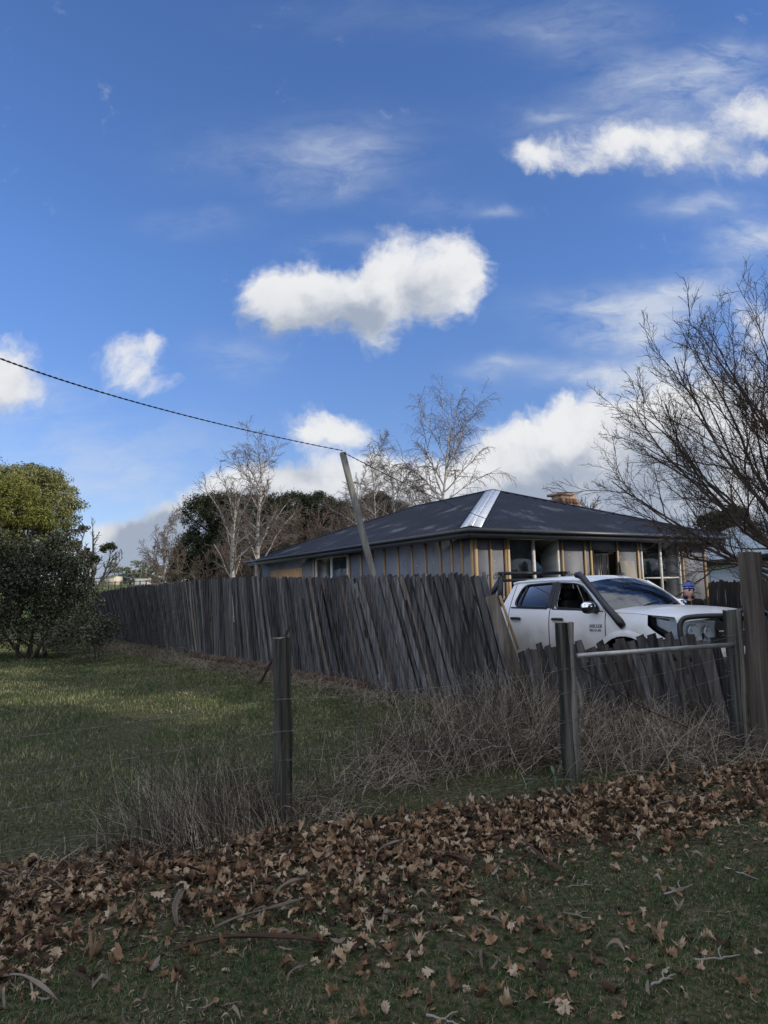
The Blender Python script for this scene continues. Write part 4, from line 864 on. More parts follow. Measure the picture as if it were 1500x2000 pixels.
mb = MB(); mb.bar((14.35, 14.2, 2.82), (19.05, 58.4, 2.82), .12, .14, (0, 0, 1)); mb.bar((14.9, 14.6, 2.70), (19.6, 58, 2.70), .16, .05, (0, 0, 1)); mb.build('gutter', MT['fascia'], nh, world=True)
# boundary paling fence in front of it
MT['dark_pal'] = mat('dark_stained_paling', [(.3, (.020, .018, .018)), (.5, (.045, .04, .038)), (.75, (.13, .115, .11))], (14, 14, .9), 7, .9, .3, island=.25, objrand=.2)
bf = thing('boundary_fence', 'dark old paling fence in front of the neighbouring weatherboard house', 'fence', (13, 22, .5)); A_, B_ = np.array([13.4, 30]), np.array([12.2, 13.]); dd = (B_-A_)/np.linalg.norm(B_-A_)
for i in range(100):
    q = A_+dd*(.085+.17*i); mb = MB(); paling_mb(q, dd, random.gauss(0, .02), 1.42-(q[1]-20)*.012+random.gauss(0, .04), .176, 0, mb, topcut=.01); mb.build('paling', MT['dark_pal'], bf, world=True)
mb = MB(); mb.bar((A_[0]+.05, A_[1], .8), (B_[0]+.05, B_[1], .7), .08, .04, (0, 0, 1)); mb.bar((A_[0]+.05, A_[1], 1.5), (B_[0]+.05, B_[1], 1.4), .08, .04, (0, 0, 1)); mb.build('rail', MT['dark_pal'], bf, world=True)
# ------------------------------------------------------------ paddock things
MT['shed'] = mat('cream_shed_wall', [(.3, (.50, .45, .36)), (.7, (.62, .57, .47))], (.6, .6, .6), 4, .8)
MT['shed2'] = mat('pale_grey_concrete', [(.3, (.42, .41, .40)), (.7, (.56, .55, .53))], (.6, .6, .6), 4, .8)
def base_at(px, D): q = at(px, 1130, D); return np.array([q[0], q[1], gz(q[0], q[1])])
b0 = base_at(218, 130); sh = thing('field_shed', 'cream sheet-clad field shed with lean-to roof beyond the paddock rail', 'shed', tuple(b0)); mb = MB(); mb.box((0, 1.5, .85), (1.75, 3, 1.7)); mb.box((-.3, -.02, .8), (.04, .04, 1.5)); mb.box((.35, -.02, .8), (.04, .04, 1.5)); mb.build('wall', MT['shed'], sh)
mb = MB(); mb.box((-.1, 1.4, 1.76), (1.9, 3.4, .07)); mb.build('roof', MT['grey_roof'], sh); mb = MB(); mb.box((-1.5, .6, 1.7), (1.3, 2, .06)); mb.box((-2.05, .0, .83), (.08, .08, 1.66)); mb.box((-2.05, 1.4, .83), (.08, .08, 1.66)); mb.build('lean_to', MT['grey_roof'], sh)
b1_ = base_at(276, 105); sh = thing('concrete_trough', 'pale grey concrete block trough standing among the cows', 'trough', tuple(b1_)); mb = MB(); mb.box((0, .8, .72), (1.85, 1.6, 1.45)); bevel(mb.build('body', MT['shed2'], sh)); mb = MB(); mb.box((0, .8, 1.47), (1.92, 1.68, .06)); mb.build('rim', MT['shed2'], sh)
def cow_make(label):
    t_ = thing('cow', label, 'cow', (0, 0, 0), 0, 'dark cattle in the paddock'); V = []; 
    me = bpy.data.meshes.new('body'); 
    vs = [(-.9, 0, 1.05), (-.4, 0, 1.0), (.2, 0, .98), (.75, 0, 1.05), (1.1, 0, 1.0), (1.45, 0, .85), (1.7, 0, .65)]; rr = [.30, .40, .42, .34, .2, .16, .09]; ed = [(i, i+1) for i in range(6)]
    for (bx, by, j) in ((-.8, .18, 0), (-.8, -.18, 0), (.7, .18, 3), (.7, -.18, 3)):
        k_ = len(vs); vs += [(bx, by, .6), (bx-.06 if bx < 0 else bx, by, .32), (bx, by, .03)]; rr += [.13, .07, .06]; ed += [(j, k_), (k_, k_+1), (k_+1, k_+2)]
    k_ = len(vs); vs += [(-1.12, 0, .9), (-1.14, 0, .5)]; rr += [.04, .025]; ed += [(0, k_), (k_, k_+1)]
    me.from_pydata(vs, ed, []); o = bpy.data.objects.new('body', me); COL.objects.link(o); o.parent = t_; sk = o.modifiers.new('skin', 'SKIN'); ss = o.modifiers.new('sub', 'SUBSURF'); ss.levels = ss.render_levels = 1
    for i, r_ in enumerate(rr): me.skin_vertices[0].data[i].radius = (r_, r_)
    me.skin_vertices[0].data[1].use_root = True; me.materials.append(MT['cowhide'])
    mb = MB()
    for sg in (-1, 1): mb.bar((1.42, .1*sg, .98), (1.38, .3*sg, .98), .1, .03, (0, 0, 1))
    mb.build('ear', MT['cowhide'], t_); return t_
MT['cowhide'] = mat('black_cowhide', [(.3, (.012, .010, .010)), (.7, (.03, .025, .022))], (3, 3, 3), 4, .7)
cw = cow_make('black cow grazing just left of the concrete trough')
for i, (px, D, rz, lab) in enumerate(((262, 125, PI, None), (301, 128, .1, 'black cow standing side-on to the right of the concrete trough'), (250, 132, 1.2, 'black cow farthest left in the paddock, facing away'), (326, 136, .4, 'black cow at the right, partly hidden behind the paling fence'))):
    q = base_at(px, D); o = cw if i == 0 else copy_tree(cw); o.location = tuple(q); o.rotation_euler = (0, 0, rz); s_ = .85; o.scale = (s_, s_, s_)
    if lab: o['label'] = lab
MT['rail_w'] = mat('dark_rail', [(.3, (.04, .035, .03)), (.7, (.10, .09, .08))], (3, 3, 3), 4, .9)
rfn = thing('paddock_rail_fence', 'dark post and rail fence crossing the far paddock', 'fence', tuple(base_at(250, 96)))
q0, q1 = base_at(150, 96), base_at(345, 100); n_ = 17
for i in range(n_):
    q = q0+(q1-q0)*i/(n_-1); q[2] = gz(q[0], q[1]); mb = MB(); mb.box(q+np.array([0, 0, .6]), (.14, .14, 1.3)); mb.build('post', MT['rail_w'], rfn, world=True)
for h_ in (.6, 1.1):
    mb = MB(); 
    for i in range(n_-1):
        a = q0+(q1-q0)*i/(n_-1); b = q0+(q1-q0)*(i+1)/(n_-1); a[2] = gz(a[0], a[1])+h_; b[2] = gz(b[0], b[1])+h_; mb.bar(a, b, .08, .05, (0, 0, 1))
    mb.build('rail', MT['rail_w'], rfn, world=True)
# ------------------------------------------------------------ white dual-cab ute
CARX, CARY, CARZ, CARH = 3.905, 10.0, .13, rad(-57.1)
ute = thing('utility_truck', 'white dual-cab utility truck with snorkel and black bull bar parked behind the low fence', 'ute', (CARX, CARY, CARZ), CARH)
def dirt_paint():
    m_ = MT['car_white'].copy(); m_.name = 'dusty_white_paint'; nt = m_.node_tree; n = nt.nodes; l = nt.links; b = n['Principled BSDF']
    tc = n.new('ShaderNodeTexCoord'); sp = n.new('ShaderNodeSeparateXYZ'); l.new(tc.outputs['Object'], sp.inputs[0])
    nz = n.new('ShaderNodeTexNoise'); nz.inputs['Scale'].default_value = 3.5; nz.inputs['Detail'].default_value = 7; l.new(tc.outputs['Object'], nz.inputs[0])
    a = n.new('ShaderNodeMath'); a.operation = 'MULTIPLY_ADD'; l.new(nz.outputs[0], a.inputs[0]); a.inputs[1].default_value = -.6; l.new(sp.outputs[2], a.inputs[2])
    mr = n.new('ShaderNodeMapRange'); mr.interpolation_type = 'SMOOTHSTEP'; mr.inputs[1].default_value = .74; mr.inputs[2].default_value = .28; mr.inputs[3].default_value = 0; mr.inputs[4].default_value = .7; l.new(a.outputs[0], mr.inputs[0])
    mx = n.new('ShaderNodeMix'); mx.data_type = 'RGBA'; cr = n['Color Ramp']; l.new(mr.outputs[0], mx.inputs[0]); l.new(cr.outputs[0], mx.inputs[6]); mx.inputs[7].default_value = (.34, .31, .26, 1); l.new(mx.outputs[2], b.inputs['Base Color'])
    m2 = n.new('ShaderNodeMath'); m2.operation = 'MULTIPLY_ADD'; l.new(mr.outputs[0], m2.inputs[0]); m2.inputs[1].default_value = .6; m2.inputs[2].default_value = .28; l.new(m2.outputs[0], b.inputs['Roughness'])
    return m_
MT['car_dirty'] = dirt_paint()
def belt(x): return np.interp(x, [-4.35, -2.4, -1.36, -.32, .2, .7, 1.0], [1.21, 1.205, 1.18, 1.145, 1.125, 1.085, 1.03])
def hw(x, z):
    w = np.interp(z, [.3, .45, .62, .85, 1.02, 1.13, 1.22], [.885, .905, .918, .922, .915, .895, .862])
    return w*(1-.17*smooth01((x-.25)/1.0)**1.2)
AX = (0., -3.085)
def zlow(x):
    z = np.full(np.shape(x), .36)
    for a in AX:
        d = np.abs(x-a); z = np.maximum(z, np.where(d < .49, .36+np.sqrt(np.maximum(.49**2-d**2, 0))*.98, .36))
    return z
def side_panel(x0, x1, sg, n=26, zt=None, m_=9):
    xs_ = np.linspace(x0, x1, n); P_ = []
    for x_ in xs_:
        zb, zt_ = float(zlow(x_)), float(belt(x_) if zt is None else zt(x_)); zs_ = np.linspace(zb, zt_, m_)
        P_.append([(x_, sg*float(hw(x_, z_)), z_) for z_ in zs_])
    return np.array(P_)
dark = MT['plastic']; wht = MT['car_dirty']
# doors first, they carry their own labels and parts
body = MB()
for sg in (-1, 1):
    body.grid(side_panel(-.31, .36, sg, 26), flip=sg > 0); body.grid(side_panel(.36, .72, sg, 20, zt=lambda x: float(np.interp(x, [.36, .45, .68, .72], [.98, .91, .77, .76]))), flip=sg > 0)
    body.grid(side_panel(-2.42, -2.24, sg, 5), flip=sg > 0)
    # dark returns in the shut lines
    for x_ in (-.318, -1.36, -2.232): body.add([(x_-.012, sg*.87, .36), (x_+.012, sg*.87, .36), (x_+.012, sg*.86, 1.16), (x_-.012, sg*.86, 1.16)], [(0, 1, 2, 3)], 1)
    # sill
    body.grid(np.array([[(x_, sg*.885, .36), (x_, sg*.84, .30), (x_, sg*.6, .29)] for x_ in np.linspace(-2.42, -.5, 6)]), mi=1)
    # front apron from the wing round to the lamps
tray = MB()
for sg in (-1, 1): tray.grid(side_panel(-4.33, -2.47, sg, 40), flip=sg > 0); tray.grid(np.array([[(x_, sg*.862, belt(x_)), (x_, sg*.78, belt(x_)+.015), (x_, sg*.76, .62)] for x_ in (-4.33, -3.4, -2.47)], float))
tray.box((-4.33, 0, .9), (.05, 1.7, .6)).box((-3.4, 0, .62), (1.86, 1.56, .04)).box((-2.48, 0, .9), (.03, 1.7, .6))
body.build('body', [wht, dark], ute, smooth=True); tray.build('tray', wht, ute, smooth=False)
# bonnet: crown across, falls to the front
def bon(x, v):          # v -1..1 across
    w = float(hw(x, belt(x)))-.015; z = belt(x)+.075*(1-abs(v)**2.6)*(1-.35*smooth01((x-.3)/.7))++.0*smooth01((.62-abs(abs(v)-.28))/.2-2.3)
    return (x, w*v, z+.004)
xs_ = np.linspace(-.33, .70, 22); P_ = np.array([[bon(x_-.0+(.16*(1-v*v)*0), v) for v in np.linspace(-1, 1, 25)] for x_ in xs_])
for i in range(len(xs_)):           # front edge bows forward in the middle, rear edge too
    for j, v in enumerate(np.linspace(-1, 1, 25)): P_[i, j, 0] += (.10+.19*i/(len(xs_)-1))*(1-abs(v)**2.2)
MB().grid(P_, flip=True).build('bonnet', MT['car_white'], ute, smooth=True)
fr_ = MB(); vv = np.linspace(-1, 1, 25); rows = []
for k_, (dz, dx) in enumerate(((0, 0), (-.03, .018), (-.075, .028))): rows.append([(P_[-1, j, 0]+dx, P_[-1, j, 1]*1.0, P_[-1, j, 2]+dz) for j in range(25)])
fr_.grid(np.array(rows)); fr_.build('bonnet_lip', MT['car_white'], ute, smooth=True)
# cabin: glass house
def zr_(x): return np.interp(x, [-2.45, -2.2, -1.5, -1.0, -.8], [1.56, 1.60, 1.615, 1.60, 1.555])
def side_pt(x, t, sg, inset=0):      # t 0 belt .. 1 roof rail
    zb = float(belt(x)); zt_ = float(zr_(x)); z_ = zb+(zt_-zb)*t; y_ = .862+(.665-.862)*t**1.15 - inset
    return (x, sg*y_, z_)
def rquad(c, r, n=6, m_=4):
    """corners (x,t) ccw, corner radii in metres -> closed loop with equal counts"""
    out = []; c = [np.array(q, float) for q in c]; sc = np.array([1, .46])
    for i in range(4):
        p_, a, b = c[i]*sc, c[i-1]*sc, c[(i+1) % 4]*sc; da_ = (a-p_)/np.linalg.norm(a-p_); db_ = (b-p_)/np.linalg.norm(b-p_); rr = r[i] if isinstance(r, (list, tuple)) else r
        A_, B_ = p_+da_*rr, p_+db_*rr
        for k_ in range(m_+1): t = k_/m_; out.append(((1-t)**2*A_+2*t*(1-t)*p_+t*t*B_)/sc)
        nx = c[(i+1) % 4]*sc; rn = r[(i+1) % 4] if isinstance(r, (list, tuple)) else r; C_ = nx+(p_-nx)/np.linalg.norm(p_-nx)*rn
        for k_ in range(1, n): t = k_/n; out.append((B_*(1-t)+C_*t)/sc)
    return np.array(out)
# outer cells (x at belt, x at rail) and their windows
FD_o = [(-1.352, 0), (-.325, 0), (-.80, 1), (-1.352, 1)]; FD_w = [(-1.27, .05), (-.43, .05), (-.86, .86), (-1.30, .90)]
RD_o = [(-2.228, 0), (-1.368, 0), (-1.368, 1), (-2.228, 1)]; RD_w = [(-2.16, .06), (-1.43, .05), (-1.43, .90), (-2.06, .86)]
Q_o = [(-2.42, 0), (-2.242, 0), (-2.242, 1), (-2.30, 1)]
def ring(mb, o_, w_, ro, rw, sg, mi=0):
    A_ = rquad(o_, ro); B_ = rquad(w_, rw); n_ = len(A_); P_ = np.array([[side_pt(*A_[i], sg), side_pt(*(A_[i]*.4+B_[i]*.6), sg), side_pt(*B_[i], sg, .004), side_pt(*B_[i], sg, .03)] for i in range(n_)]); mb.grid(P_, mi, closed_u=True, flip=sg > 0)
def pane(w_, rw, sg, mt, parent, name='pane', ins=.02, grow=1.0):
    B_ = rquad(w_, rw); c = B_.mean(0); P_ = []
    for f in (0, .35, .7, 1.0): P_.append([side_pt(*(c+(b-c)*f*grow), sg, ins) for b in B_])
    P_ = np.array(P_).transpose(1, 0, 2); return MB().grid(P_, closed_u=True).build(name, mt, parent, smooth=True)
def seal(w_, rw, sg, parent, r=.014, name='seal'):
    B_ = rquad(w_, rw); P_ = np.array([side_pt(*b, sg, .0) for b in B_]+[side_pt(*B_[0], sg, .0)]); return MB().tubes(P_, np.full(len(P_), r), 6).build(name, dark, parent, smooth=True)
for sg in (-1, 1):
    for nm, (xa, xb), o_, w_, rw in (('front_door', (-1.352, -.325), FD_o, FD_w, [.07, .10, .10, .05]), ('rear_door', (-2.228, -1.368), RD_o, RD_w, [.12, .05, .04, .13])):
        mb = MB(); mb.grid(side_panel(xa, xb, sg, 22), flip=sg > 0); ring(mb, o_, w_, .004, rw, sg); d_ = mb.build(nm, [wht], ute, smooth=True)
        seal(w_, rw, sg, d_)
        if nm == 'rear_door':
            pane(w_, rw, sg, MT['glass_tint'], d_); x_ = -2.03; MB().tubes(np.array([side_pt(x_-.02, .06, sg), side_pt(x_+.05, .88, sg)]), np.array([.012, .012]), 5).build('window_divider', dark, d_)
        elif sg > 0: pane(w_, rw, sg, MT['glass_lamp'], d_)
        # belt moulding + handle
        MB().tubes(np.array([(x_, sg*(.872), float(belt(x_))+.004) for x_ in np.linspace(xa+.03, xb-.06, 8)]), np.full(8, .012), 6).build('belt_moulding', dark, d_, smooth=True)
        hx_ = xa+.17; z_ = 1.035; h_ = MB(); pts = np.array([(hx_-.1, sg*.915, z_), (hx_-.08, sg*.945, z_+.004), (hx_, sg*.955, z_+.006), (hx_+.08, sg*.945, z_+.004), (hx_+.1, sg*.915, z_)]); h_.tubes(pts, np.array([.016, .02, .02, .022, .018]), 8, caps=True); h_.build('door_handle', dark, d_, smooth=True)
    # B pillar blackout
    mb = MB(); mb.grid(np.array([[side_pt(x_, t, sg, -.004) for t in np.linspace(.03, .93, 6)] for x_ in (-1.355, -1.29)]), flip=sg > 0); mb.grid(np.array([[side_pt(x_, t, sg, -.004) for t in np.linspace(.03, .93, 6)] for x_ in (-1.445, -1.366)]), flip=sg > 0); mb.build('pillar_trim', dark, ute)
    mb = MB(); A_ = rquad(Q_o, .004); c = A_.mean(0); P_ = np.array([[side_pt(*(c+(b-c)*f), sg) for f in (0, .5, 1)] for b in A_]); mb.grid(P_, closed_u=True); mb.build('rear_pillar', wht, ute, smooth=True)
# A pillars, roof, screens
def roofpt(x, v):
    e_ = float(zr_(x)); return (x+.07*(1-v*v)*smooth01((x+1.3)/.5), .665*v, e_+.066*(1-abs(v)**2.4)*np.interp(x, [-2.45, -2.25, -1.0, -.8], [.6, 1, 1, .9]))
P_ = np.array([[roofpt(x_, v) for v in np.linspace(-1, 1, 21)] for x_ in np.linspace(-2.32, -.80, 18)]); MB().grid(P_, flip=True).build('roof', wht, ute, smooth=True)
rail = MB()
for sg in (-1, 1):
    # gutter line and A pillar
    top = np.array([side_pt(x_, 1.0, sg) for x_ in np.linspace(-2.32, -.80, 14)]); rail.tubes(top+np.array([0, sg*.003, -.004]), np.full(14, .022), 8)
    ap = np.array([(-.80, sg*.665, 1.555), (-.62, sg*.735, 1.425), (-.45, sg*.80, 1.285), (-.30, sg*.852, 1.145)]); rail.tubes(ap, np.array([.03, .034, .038, .045]), 8)
rail.build('roof_rail', wht, ute, smooth=True)
def scr(u, v):     # u 0 base..1 top
    xb_, zb_ = -.28+.20*(1-v*v), 1.145+.055*(1-v*v); r1 = roofpt(-.80, v); w_ = .84*(1-u)+.655*u
    x_ = xb_*(1-u)+r1[0]*u+.03*math.sin(PI*u); return (x_, w_*v, zb_*(1-u)+(r1[2])*u+.035*math.sin(PI*u))
P_ = np.array([[scr(u, v) for v in np.linspace(-1, 1, 21)] for u in np.linspace(0, 1, 12)]); MB().grid(P_, flip=True).build('windscreen', MT['glass_screen'], ute, smooth=True)
P_ = np.array([[scr(u, v) for v in np.linspace(-1, 1, 21)] for u in (-.06, -.02, .01)]); MB().grid(P_).build('cowl', dark, ute, smooth=True)
for y_ in (-.45, .1):
    a = scr(.0, y_/.84); b = scr(.12, min(1, y_/.84+.62)); MB().tubes(np.array([a, np.array(a)*.5+np.array(b)*.5+np.array([.02, 0, .02]), np.array(b)+np.array([.012, 0, .012])]), np.array([.012, .009, .007]), 6).build('wiper', dark, ute)
P_ = np.array([[(-2.42+.11*u, (.86*(1-u)+.665*u)*v, 1.2+(.38)*u+(.08*(1-abs(v)**2.4)*u*.7)) for v in np.linspace(-1, 1, 9)] for u in np.linspace(0, 1, 5)]); MB().grid(P_).build('rear_wall', wht, ute, smooth=True)
MB().box((-2.385, 0, 1.42), (.03, 1.15, .30)).build('rear_window', MT['glass_tint'], ute)
# roof antenna nub
MB().box((-.95, .25, 1.685), (.14, .045, .03), taper=.5).build('antenna', dark, ute)
# floor pan and inner wheel housings keep the light out
inn = MB(); inn.box((-1.4, 0, .42), (2.1, 1.66, .06)).box((-.26, 0, .75), (.04, 1.6, .72)).box((-2.4, 0, .8), (.04, 1.66, .8)); inn.box((.35, 0, .62), (1.0, 1.0, .5)); 
for sg in (-1, 1):
    for xa, xb in ((-1.34, -.34), (-2.22, -1.38)): inn.box(((xa+xb)/2, sg*.80, .77), (xb-xa, .03, .74))
inn.build('floor_pan', dark, ute)
dash = MB(); dash.grid(np.array([[(-.30+.0*v, v*.8, 1.10) for v in (-1, 1)], [(-.55, v*.8, 1.13) if 0 else (-.55, -.8, 1.13) if v == 0 else (-.55, .8, 1.13) for v in (0, 1)], [(-.72, -.8, 1.05), (-.72, .8, 1.05)], [(-.70, -.8, .7), (-.70, .8, .7)]])); dash.build('dashboard', dark, ute)
for sx_, yy in ((-1.30, -.38), (-1.30, .38), (-2.08, -.38), (-2.08, .38)):
    mb = MB(); mb.bar((sx_+.08, yy, .75), (sx_-.10, yy, 1.30), .50, .13, (0, 1, 0), w2=.40); mb.box((sx_+.30, yy, .72), (.52, .5, .16)); s_ = bevel(mb.build('seat', MT['seat'], ute), .04, 3)
    MB().box((sx_-.115, yy, 1.40), (.09, .25, .16)).build('headrest', MT['seat'], s_)
th = np.linspace(0, 2*PI, 25); MB().tubes(np.stack([-.80-.07*np.sin(th)*1.0, -.38+.18*np.cos(th), 1.04+.17*np.sin(th)], -1), np.full(25, .015), 8).build('steering_wheel', dark, ute, smooth=True)
# mirrors
for sg in (-1, 1):
    mb = MB(); V = []; c = np.array([-.50, sg*1.03, 1.21])
    P_ = np.array([[c+np.array([(.085 if math.cos(a) > 0 else .05)*math.cos(a)*math.sin(b), .125*math.cos(b)*1.0, .085*math.sin(a)*math.sin(b)**.6]) for b in np.linspace(.12, PI-.12, 11)] for a in np.linspace(0, 2*PI, 19)]); mb.grid(P_)
    P2_ = P_.copy(); m_o = mb.build('mirror', dark, ute, smooth=True)
    cap = np.array([[c+1.04*np.array([(.085 if math.cos(a) > 0 else .05)*math.cos(a)*math.sin(b), .125*math.cos(b), .085*math.sin(a)*math.sin(b)**.6]) for b in np.linspace(.12, PI-.12, 11)] for a in np.linspace(.15, PI*.9, 10)]); MB().grid(cap).build('mirror_cap', MT['chrome'], m_o, smooth=True)
    MB().tubes(np.array([(-.46, sg*.86, 1.15), (-.47, sg*.93, 1.155), (-.49, sg*1.0, 1.17)]), np.array([.035, .028, .03]), 8).build('mirror_arm', dark, m_o, smooth=True)
# snorkel up the right-hand pillar
mb = MB(); pts = np.array([(-.02, -.905, .96), (-.06, -.93, 1.02), (-.14, -.945, 1.11), (-.30, -.915, 1.24), (-.50, -.85, 1.40), (-.68, -.78, 1.52), (-.82, -.735, 1.63), (-.90, -.72, 1.67), (-.96, -.72, 1.67)]); mb.tubes(pts, np.array([.055, .057, .049, .043, .042, .042, .045, .05, .042]), 12, caps=True)
mb.build('snorkel', MT['black_paint'], ute, smooth=True)
# arch mouldings, wheels
for a in AX:
    for sg in (-1, 1):
        th = np.linspace(.05, PI-.05, 20); P_ = []
        for t in th: x_ = a+.49*math.cos(t); z_ = .36+.48*math.sin(t); y_ = float(hw(x_, z_)); P_.append([(x_, sg*(y_+.022), z_-.005), (a+.53*math.cos(t), sg*(y_+.02), .36+.52*math.sin(t)), (a+.57*math.cos(t), sg*(float(hw(a+.57*math.cos(t), .36+.56*math.sin(t)))-.002), .36+.56*math.sin(t))])
        MB().grid(np.array(P_), flip=sg < 0).build('wheel_arch', wht, ute, smooth=True)
        P_ = []
        for t in th: P_.append([(a+.485*math.cos(t), sg*.90, .36+.475*math.sin(t)), (a+.47*math.cos(t), sg*.5, .36+.46*math.sin(t))])
        MB().grid(np.array(P_)).build('wheel_housing', dark, ute)
        ty = MB(); ty.lathe([(.24, -.12), (.36, -.125), (.385, -.09), (.388, 0), (.385, .09), (.36, .125), (.24, .12)], (a, sg*.78, .388), 'y', 36); w_ = ty.build('wheel', MT['rubber'], ute, smooth=True)
        rm = MB(); rm.lathe([(.0, .06), (.06, .06), (.07, .03), (.19, .045), (.235, .10), (.25, .12)] if sg > 0 else [(.0, -.06), (.06, -.06), (.07, -.03), (.19, -.045), (.235, -.10), (.25, -.12)], (a, sg*.78, .388), 'y', 30); rm.build('rim', MT['alloy'], w_, smooth=True)
# nose: lamps, grille, bumper, bull bar
def nose(y, z, f=0):     # front surface, x as a function of y
    return (1.03-.33*(abs(y)/.8)**2.2 - .06*max(0, (z-.75)) + f, y, z)
gr = MB(); P_ = np.array([[nose(y_, z_, .0) for y_ in np.linspace(-.36, .36, 9)] for z_ in np.linspace(.66, 1.01, 5)]); gr.grid(P_); gg = gr.build('grille', dark, ute, smooth=True)
for k_ in range(4): z_ = .70+.065*k_; MB().tubes(np.array([nose(y_, z_, .012) for y_ in np.linspace(-.36, .36, 9)]), np.full(9, .012), 6).build('grille_bar', MT['chrome'] if k_ == 3 else dark, gg, smooth=True)
MT['lamp_dark'] = mat('lamp_housing', [(.3, (.03, .035, .045)), (.7, (.05, .055, .065))], (5, 5, 5), 3, .25, 0, .5)
MT['lamp_chrome'] = mat('lamp_reflector', [(.3, (.55, .6, .66)), (.7, (.75, .8, .86))], (9, 9, 9), 3, .3, 0, .6, metal=.25)
for sg in (-1, 1):
    def lp(u, v):       # u along from grille (0) round to the wing tip (1), v 0 bottom .. 1 top
        if u < .55: y_ = .36+(.745-.36)*u/.55; x_ = nose(y_, .85)[0]
        else: t = (u-.55)/.45; y_ = .745+.045*math.sin(t*PI/2); x_ = nose(.745, .85)[0]-.40*t; 
        y_ = min(y_, float(hw(x_, .95))+.004) if u > .55 else y_
        zb_, zt_ = float(np.interp(x_, [.36, .45, .68, .72], [.98, .91, .77, .76])), belt(x_)-.008; return (x_, sg*y_, zb_+(zt_-zb_)*v)
    U_ = np.linspace(0, 1, 21); P_ = np.array([[lp(u, v) for v in np.linspace(0, 1, 6)] for u in U_]); 
    Pi = P_.copy(); Pi[:, :, 0] -= .05; Pi[:, :, 1] -= sg*.03; hb = MB(); hb.grid(Pi[:15], 0, flip=sg < 0); hb.grid(Pi[14:], 1, flip=sg < 0); b_ = hb.build('headlight', [MT['lamp_chrome'], MT['lamp_dark']], ute, smooth=True)
    Po = P_.copy(); Po[:, :, 1] += sg*.006; MB().grid(Po, flip=sg < 0).build('lens', MT['glass_lamp'], b_, smooth=True)
    for (u, r_) in ((.14, .085), (.38, .095)):
        q = lp(u, .5); MB().lathe([(0.001, -.05), (r_*.5, -.045), (r_*.9, -.01), (r_, .015)], (q[0]-.025, q[1], q[2]), 'x', 16).build('reflector', MT['lamp_chrome'], b_, smooth=True)
        MB().lathe([(0.001, .012), (.022, .004), (.026, -.03)], (q[0]-.045, q[1], q[2]), 'x', 12).build('bulb', MT['glass_lamp'], b_, smooth=True)
    mb = MB(); mb.tubes(np.array([lp(u, .93) for u in np.linspace(.02, .98, 12)])-np.array([.015, 0, 0]), np.full(12, .010), 6); mb.tubes(np.array([lp(u, .12) for u in np.linspace(.02, .5, 8)])-np.array([.015, 0, 0]), np.full(8, .012), 6)
    Pi = np.array([[lp(u, v) for v in np.linspace(.25, .8, 4)] for u in np.linspace(.62, .92, 6)])-np.array([.012, sg*.008, 0]); mb.grid(Pi); mb.build('lamp_trim', MT['lamp_chrome'], b_, smooth=True)
bp2 = MB(); P_ = np.array([[nose(y_, z_, f) for y_ in np.linspace(-.80, .80, 17)] for z_, f in ((.70, .02), (.66, .10), (.50, .13), (.36, .08), (.30, 0))]); bp2.grid(P_); 
for sg in (-1, 1): bp2.grid(np.array([[(.70, sg*.80, z_), (.58, sg*.87, z_), (.48, sg*.89, z_)] for z_ in (.70, .5, .34)]))
bp2.build('bumper', wht, ute, smooth=True)
bb = MB(); bb.bar((1.20, -.55, .50), (1.20, .55, .50), .24, .10, (0, 0, 1)); bb.bar((1.20, .55, .50), (.84, .90, .52), .22, .09, (0, 0, 1)); bb.bar((1.20, -.55, .50), (.84, -.90, .52), .22, .09, (0, 0, 1)); bbo = bevel(bb.build('bull_bar', MT['black_paint'], ute), .03, 3)
def hoop(pts, r, name='hoop'):
    P_ = np.array(pts, float)
    for _ in range(3): q = [P_[0]]+[w for a, b in zip(P_[:-1], P_[1:]) for w in (a*.75+b*.25, a*.25+b*.75)]+[P_[-1]]; P_ = np.array(q)
    MB().tubes(P_, np.full(len(P_), r), 12).build(name, MT['black_paint'], bbo, smooth=True)
for sg in (-1, 1):
    hoop([(.84, sg*.88, .55), (.82, sg*.90, .82), (.80, sg*.88, 1.07), (.94, sg*.76, 1.10), (1.10, sg*.52, 1.10), (1.17, sg*.36, 1.09)], .032)
hoop([(1.20, -.36, .55), (1.18, -.36, .9), (1.15, -.34, 1.12), (1.15, 0, 1.17), (1.15, .34, 1.12), (1.18, .36, .9), (1.20, .36, .55)], .032)
for y_ in (-.36, .36): bb2 = MB(); bb2.box((1.19, y_, .72), (.09, .03, .42)); bb2.build('upright', MT['black_paint'], bbo)
# badge lettering on the front door
Rt = Matrix.Rotation(PI/2, 3, 'X')
MT['badge'] = mat('badge_grey', [(.3, (.16, .17, .19)), (.7, (.26, .27, .30))], (9, 9, 9), 2, .3, 0, .5, metal=.5)
text('HILUX', .070, MT['badge'], ute, Vector((-.59, -.925, .935)), Rt, 'badge_lettering', .003, .2, 1.15); text('SR5 D-4D', .045, MT['badge'], ute, Vector((-.585, -.928, .885)), Rt, 'badge_lettering', .003, 0, 1.1)
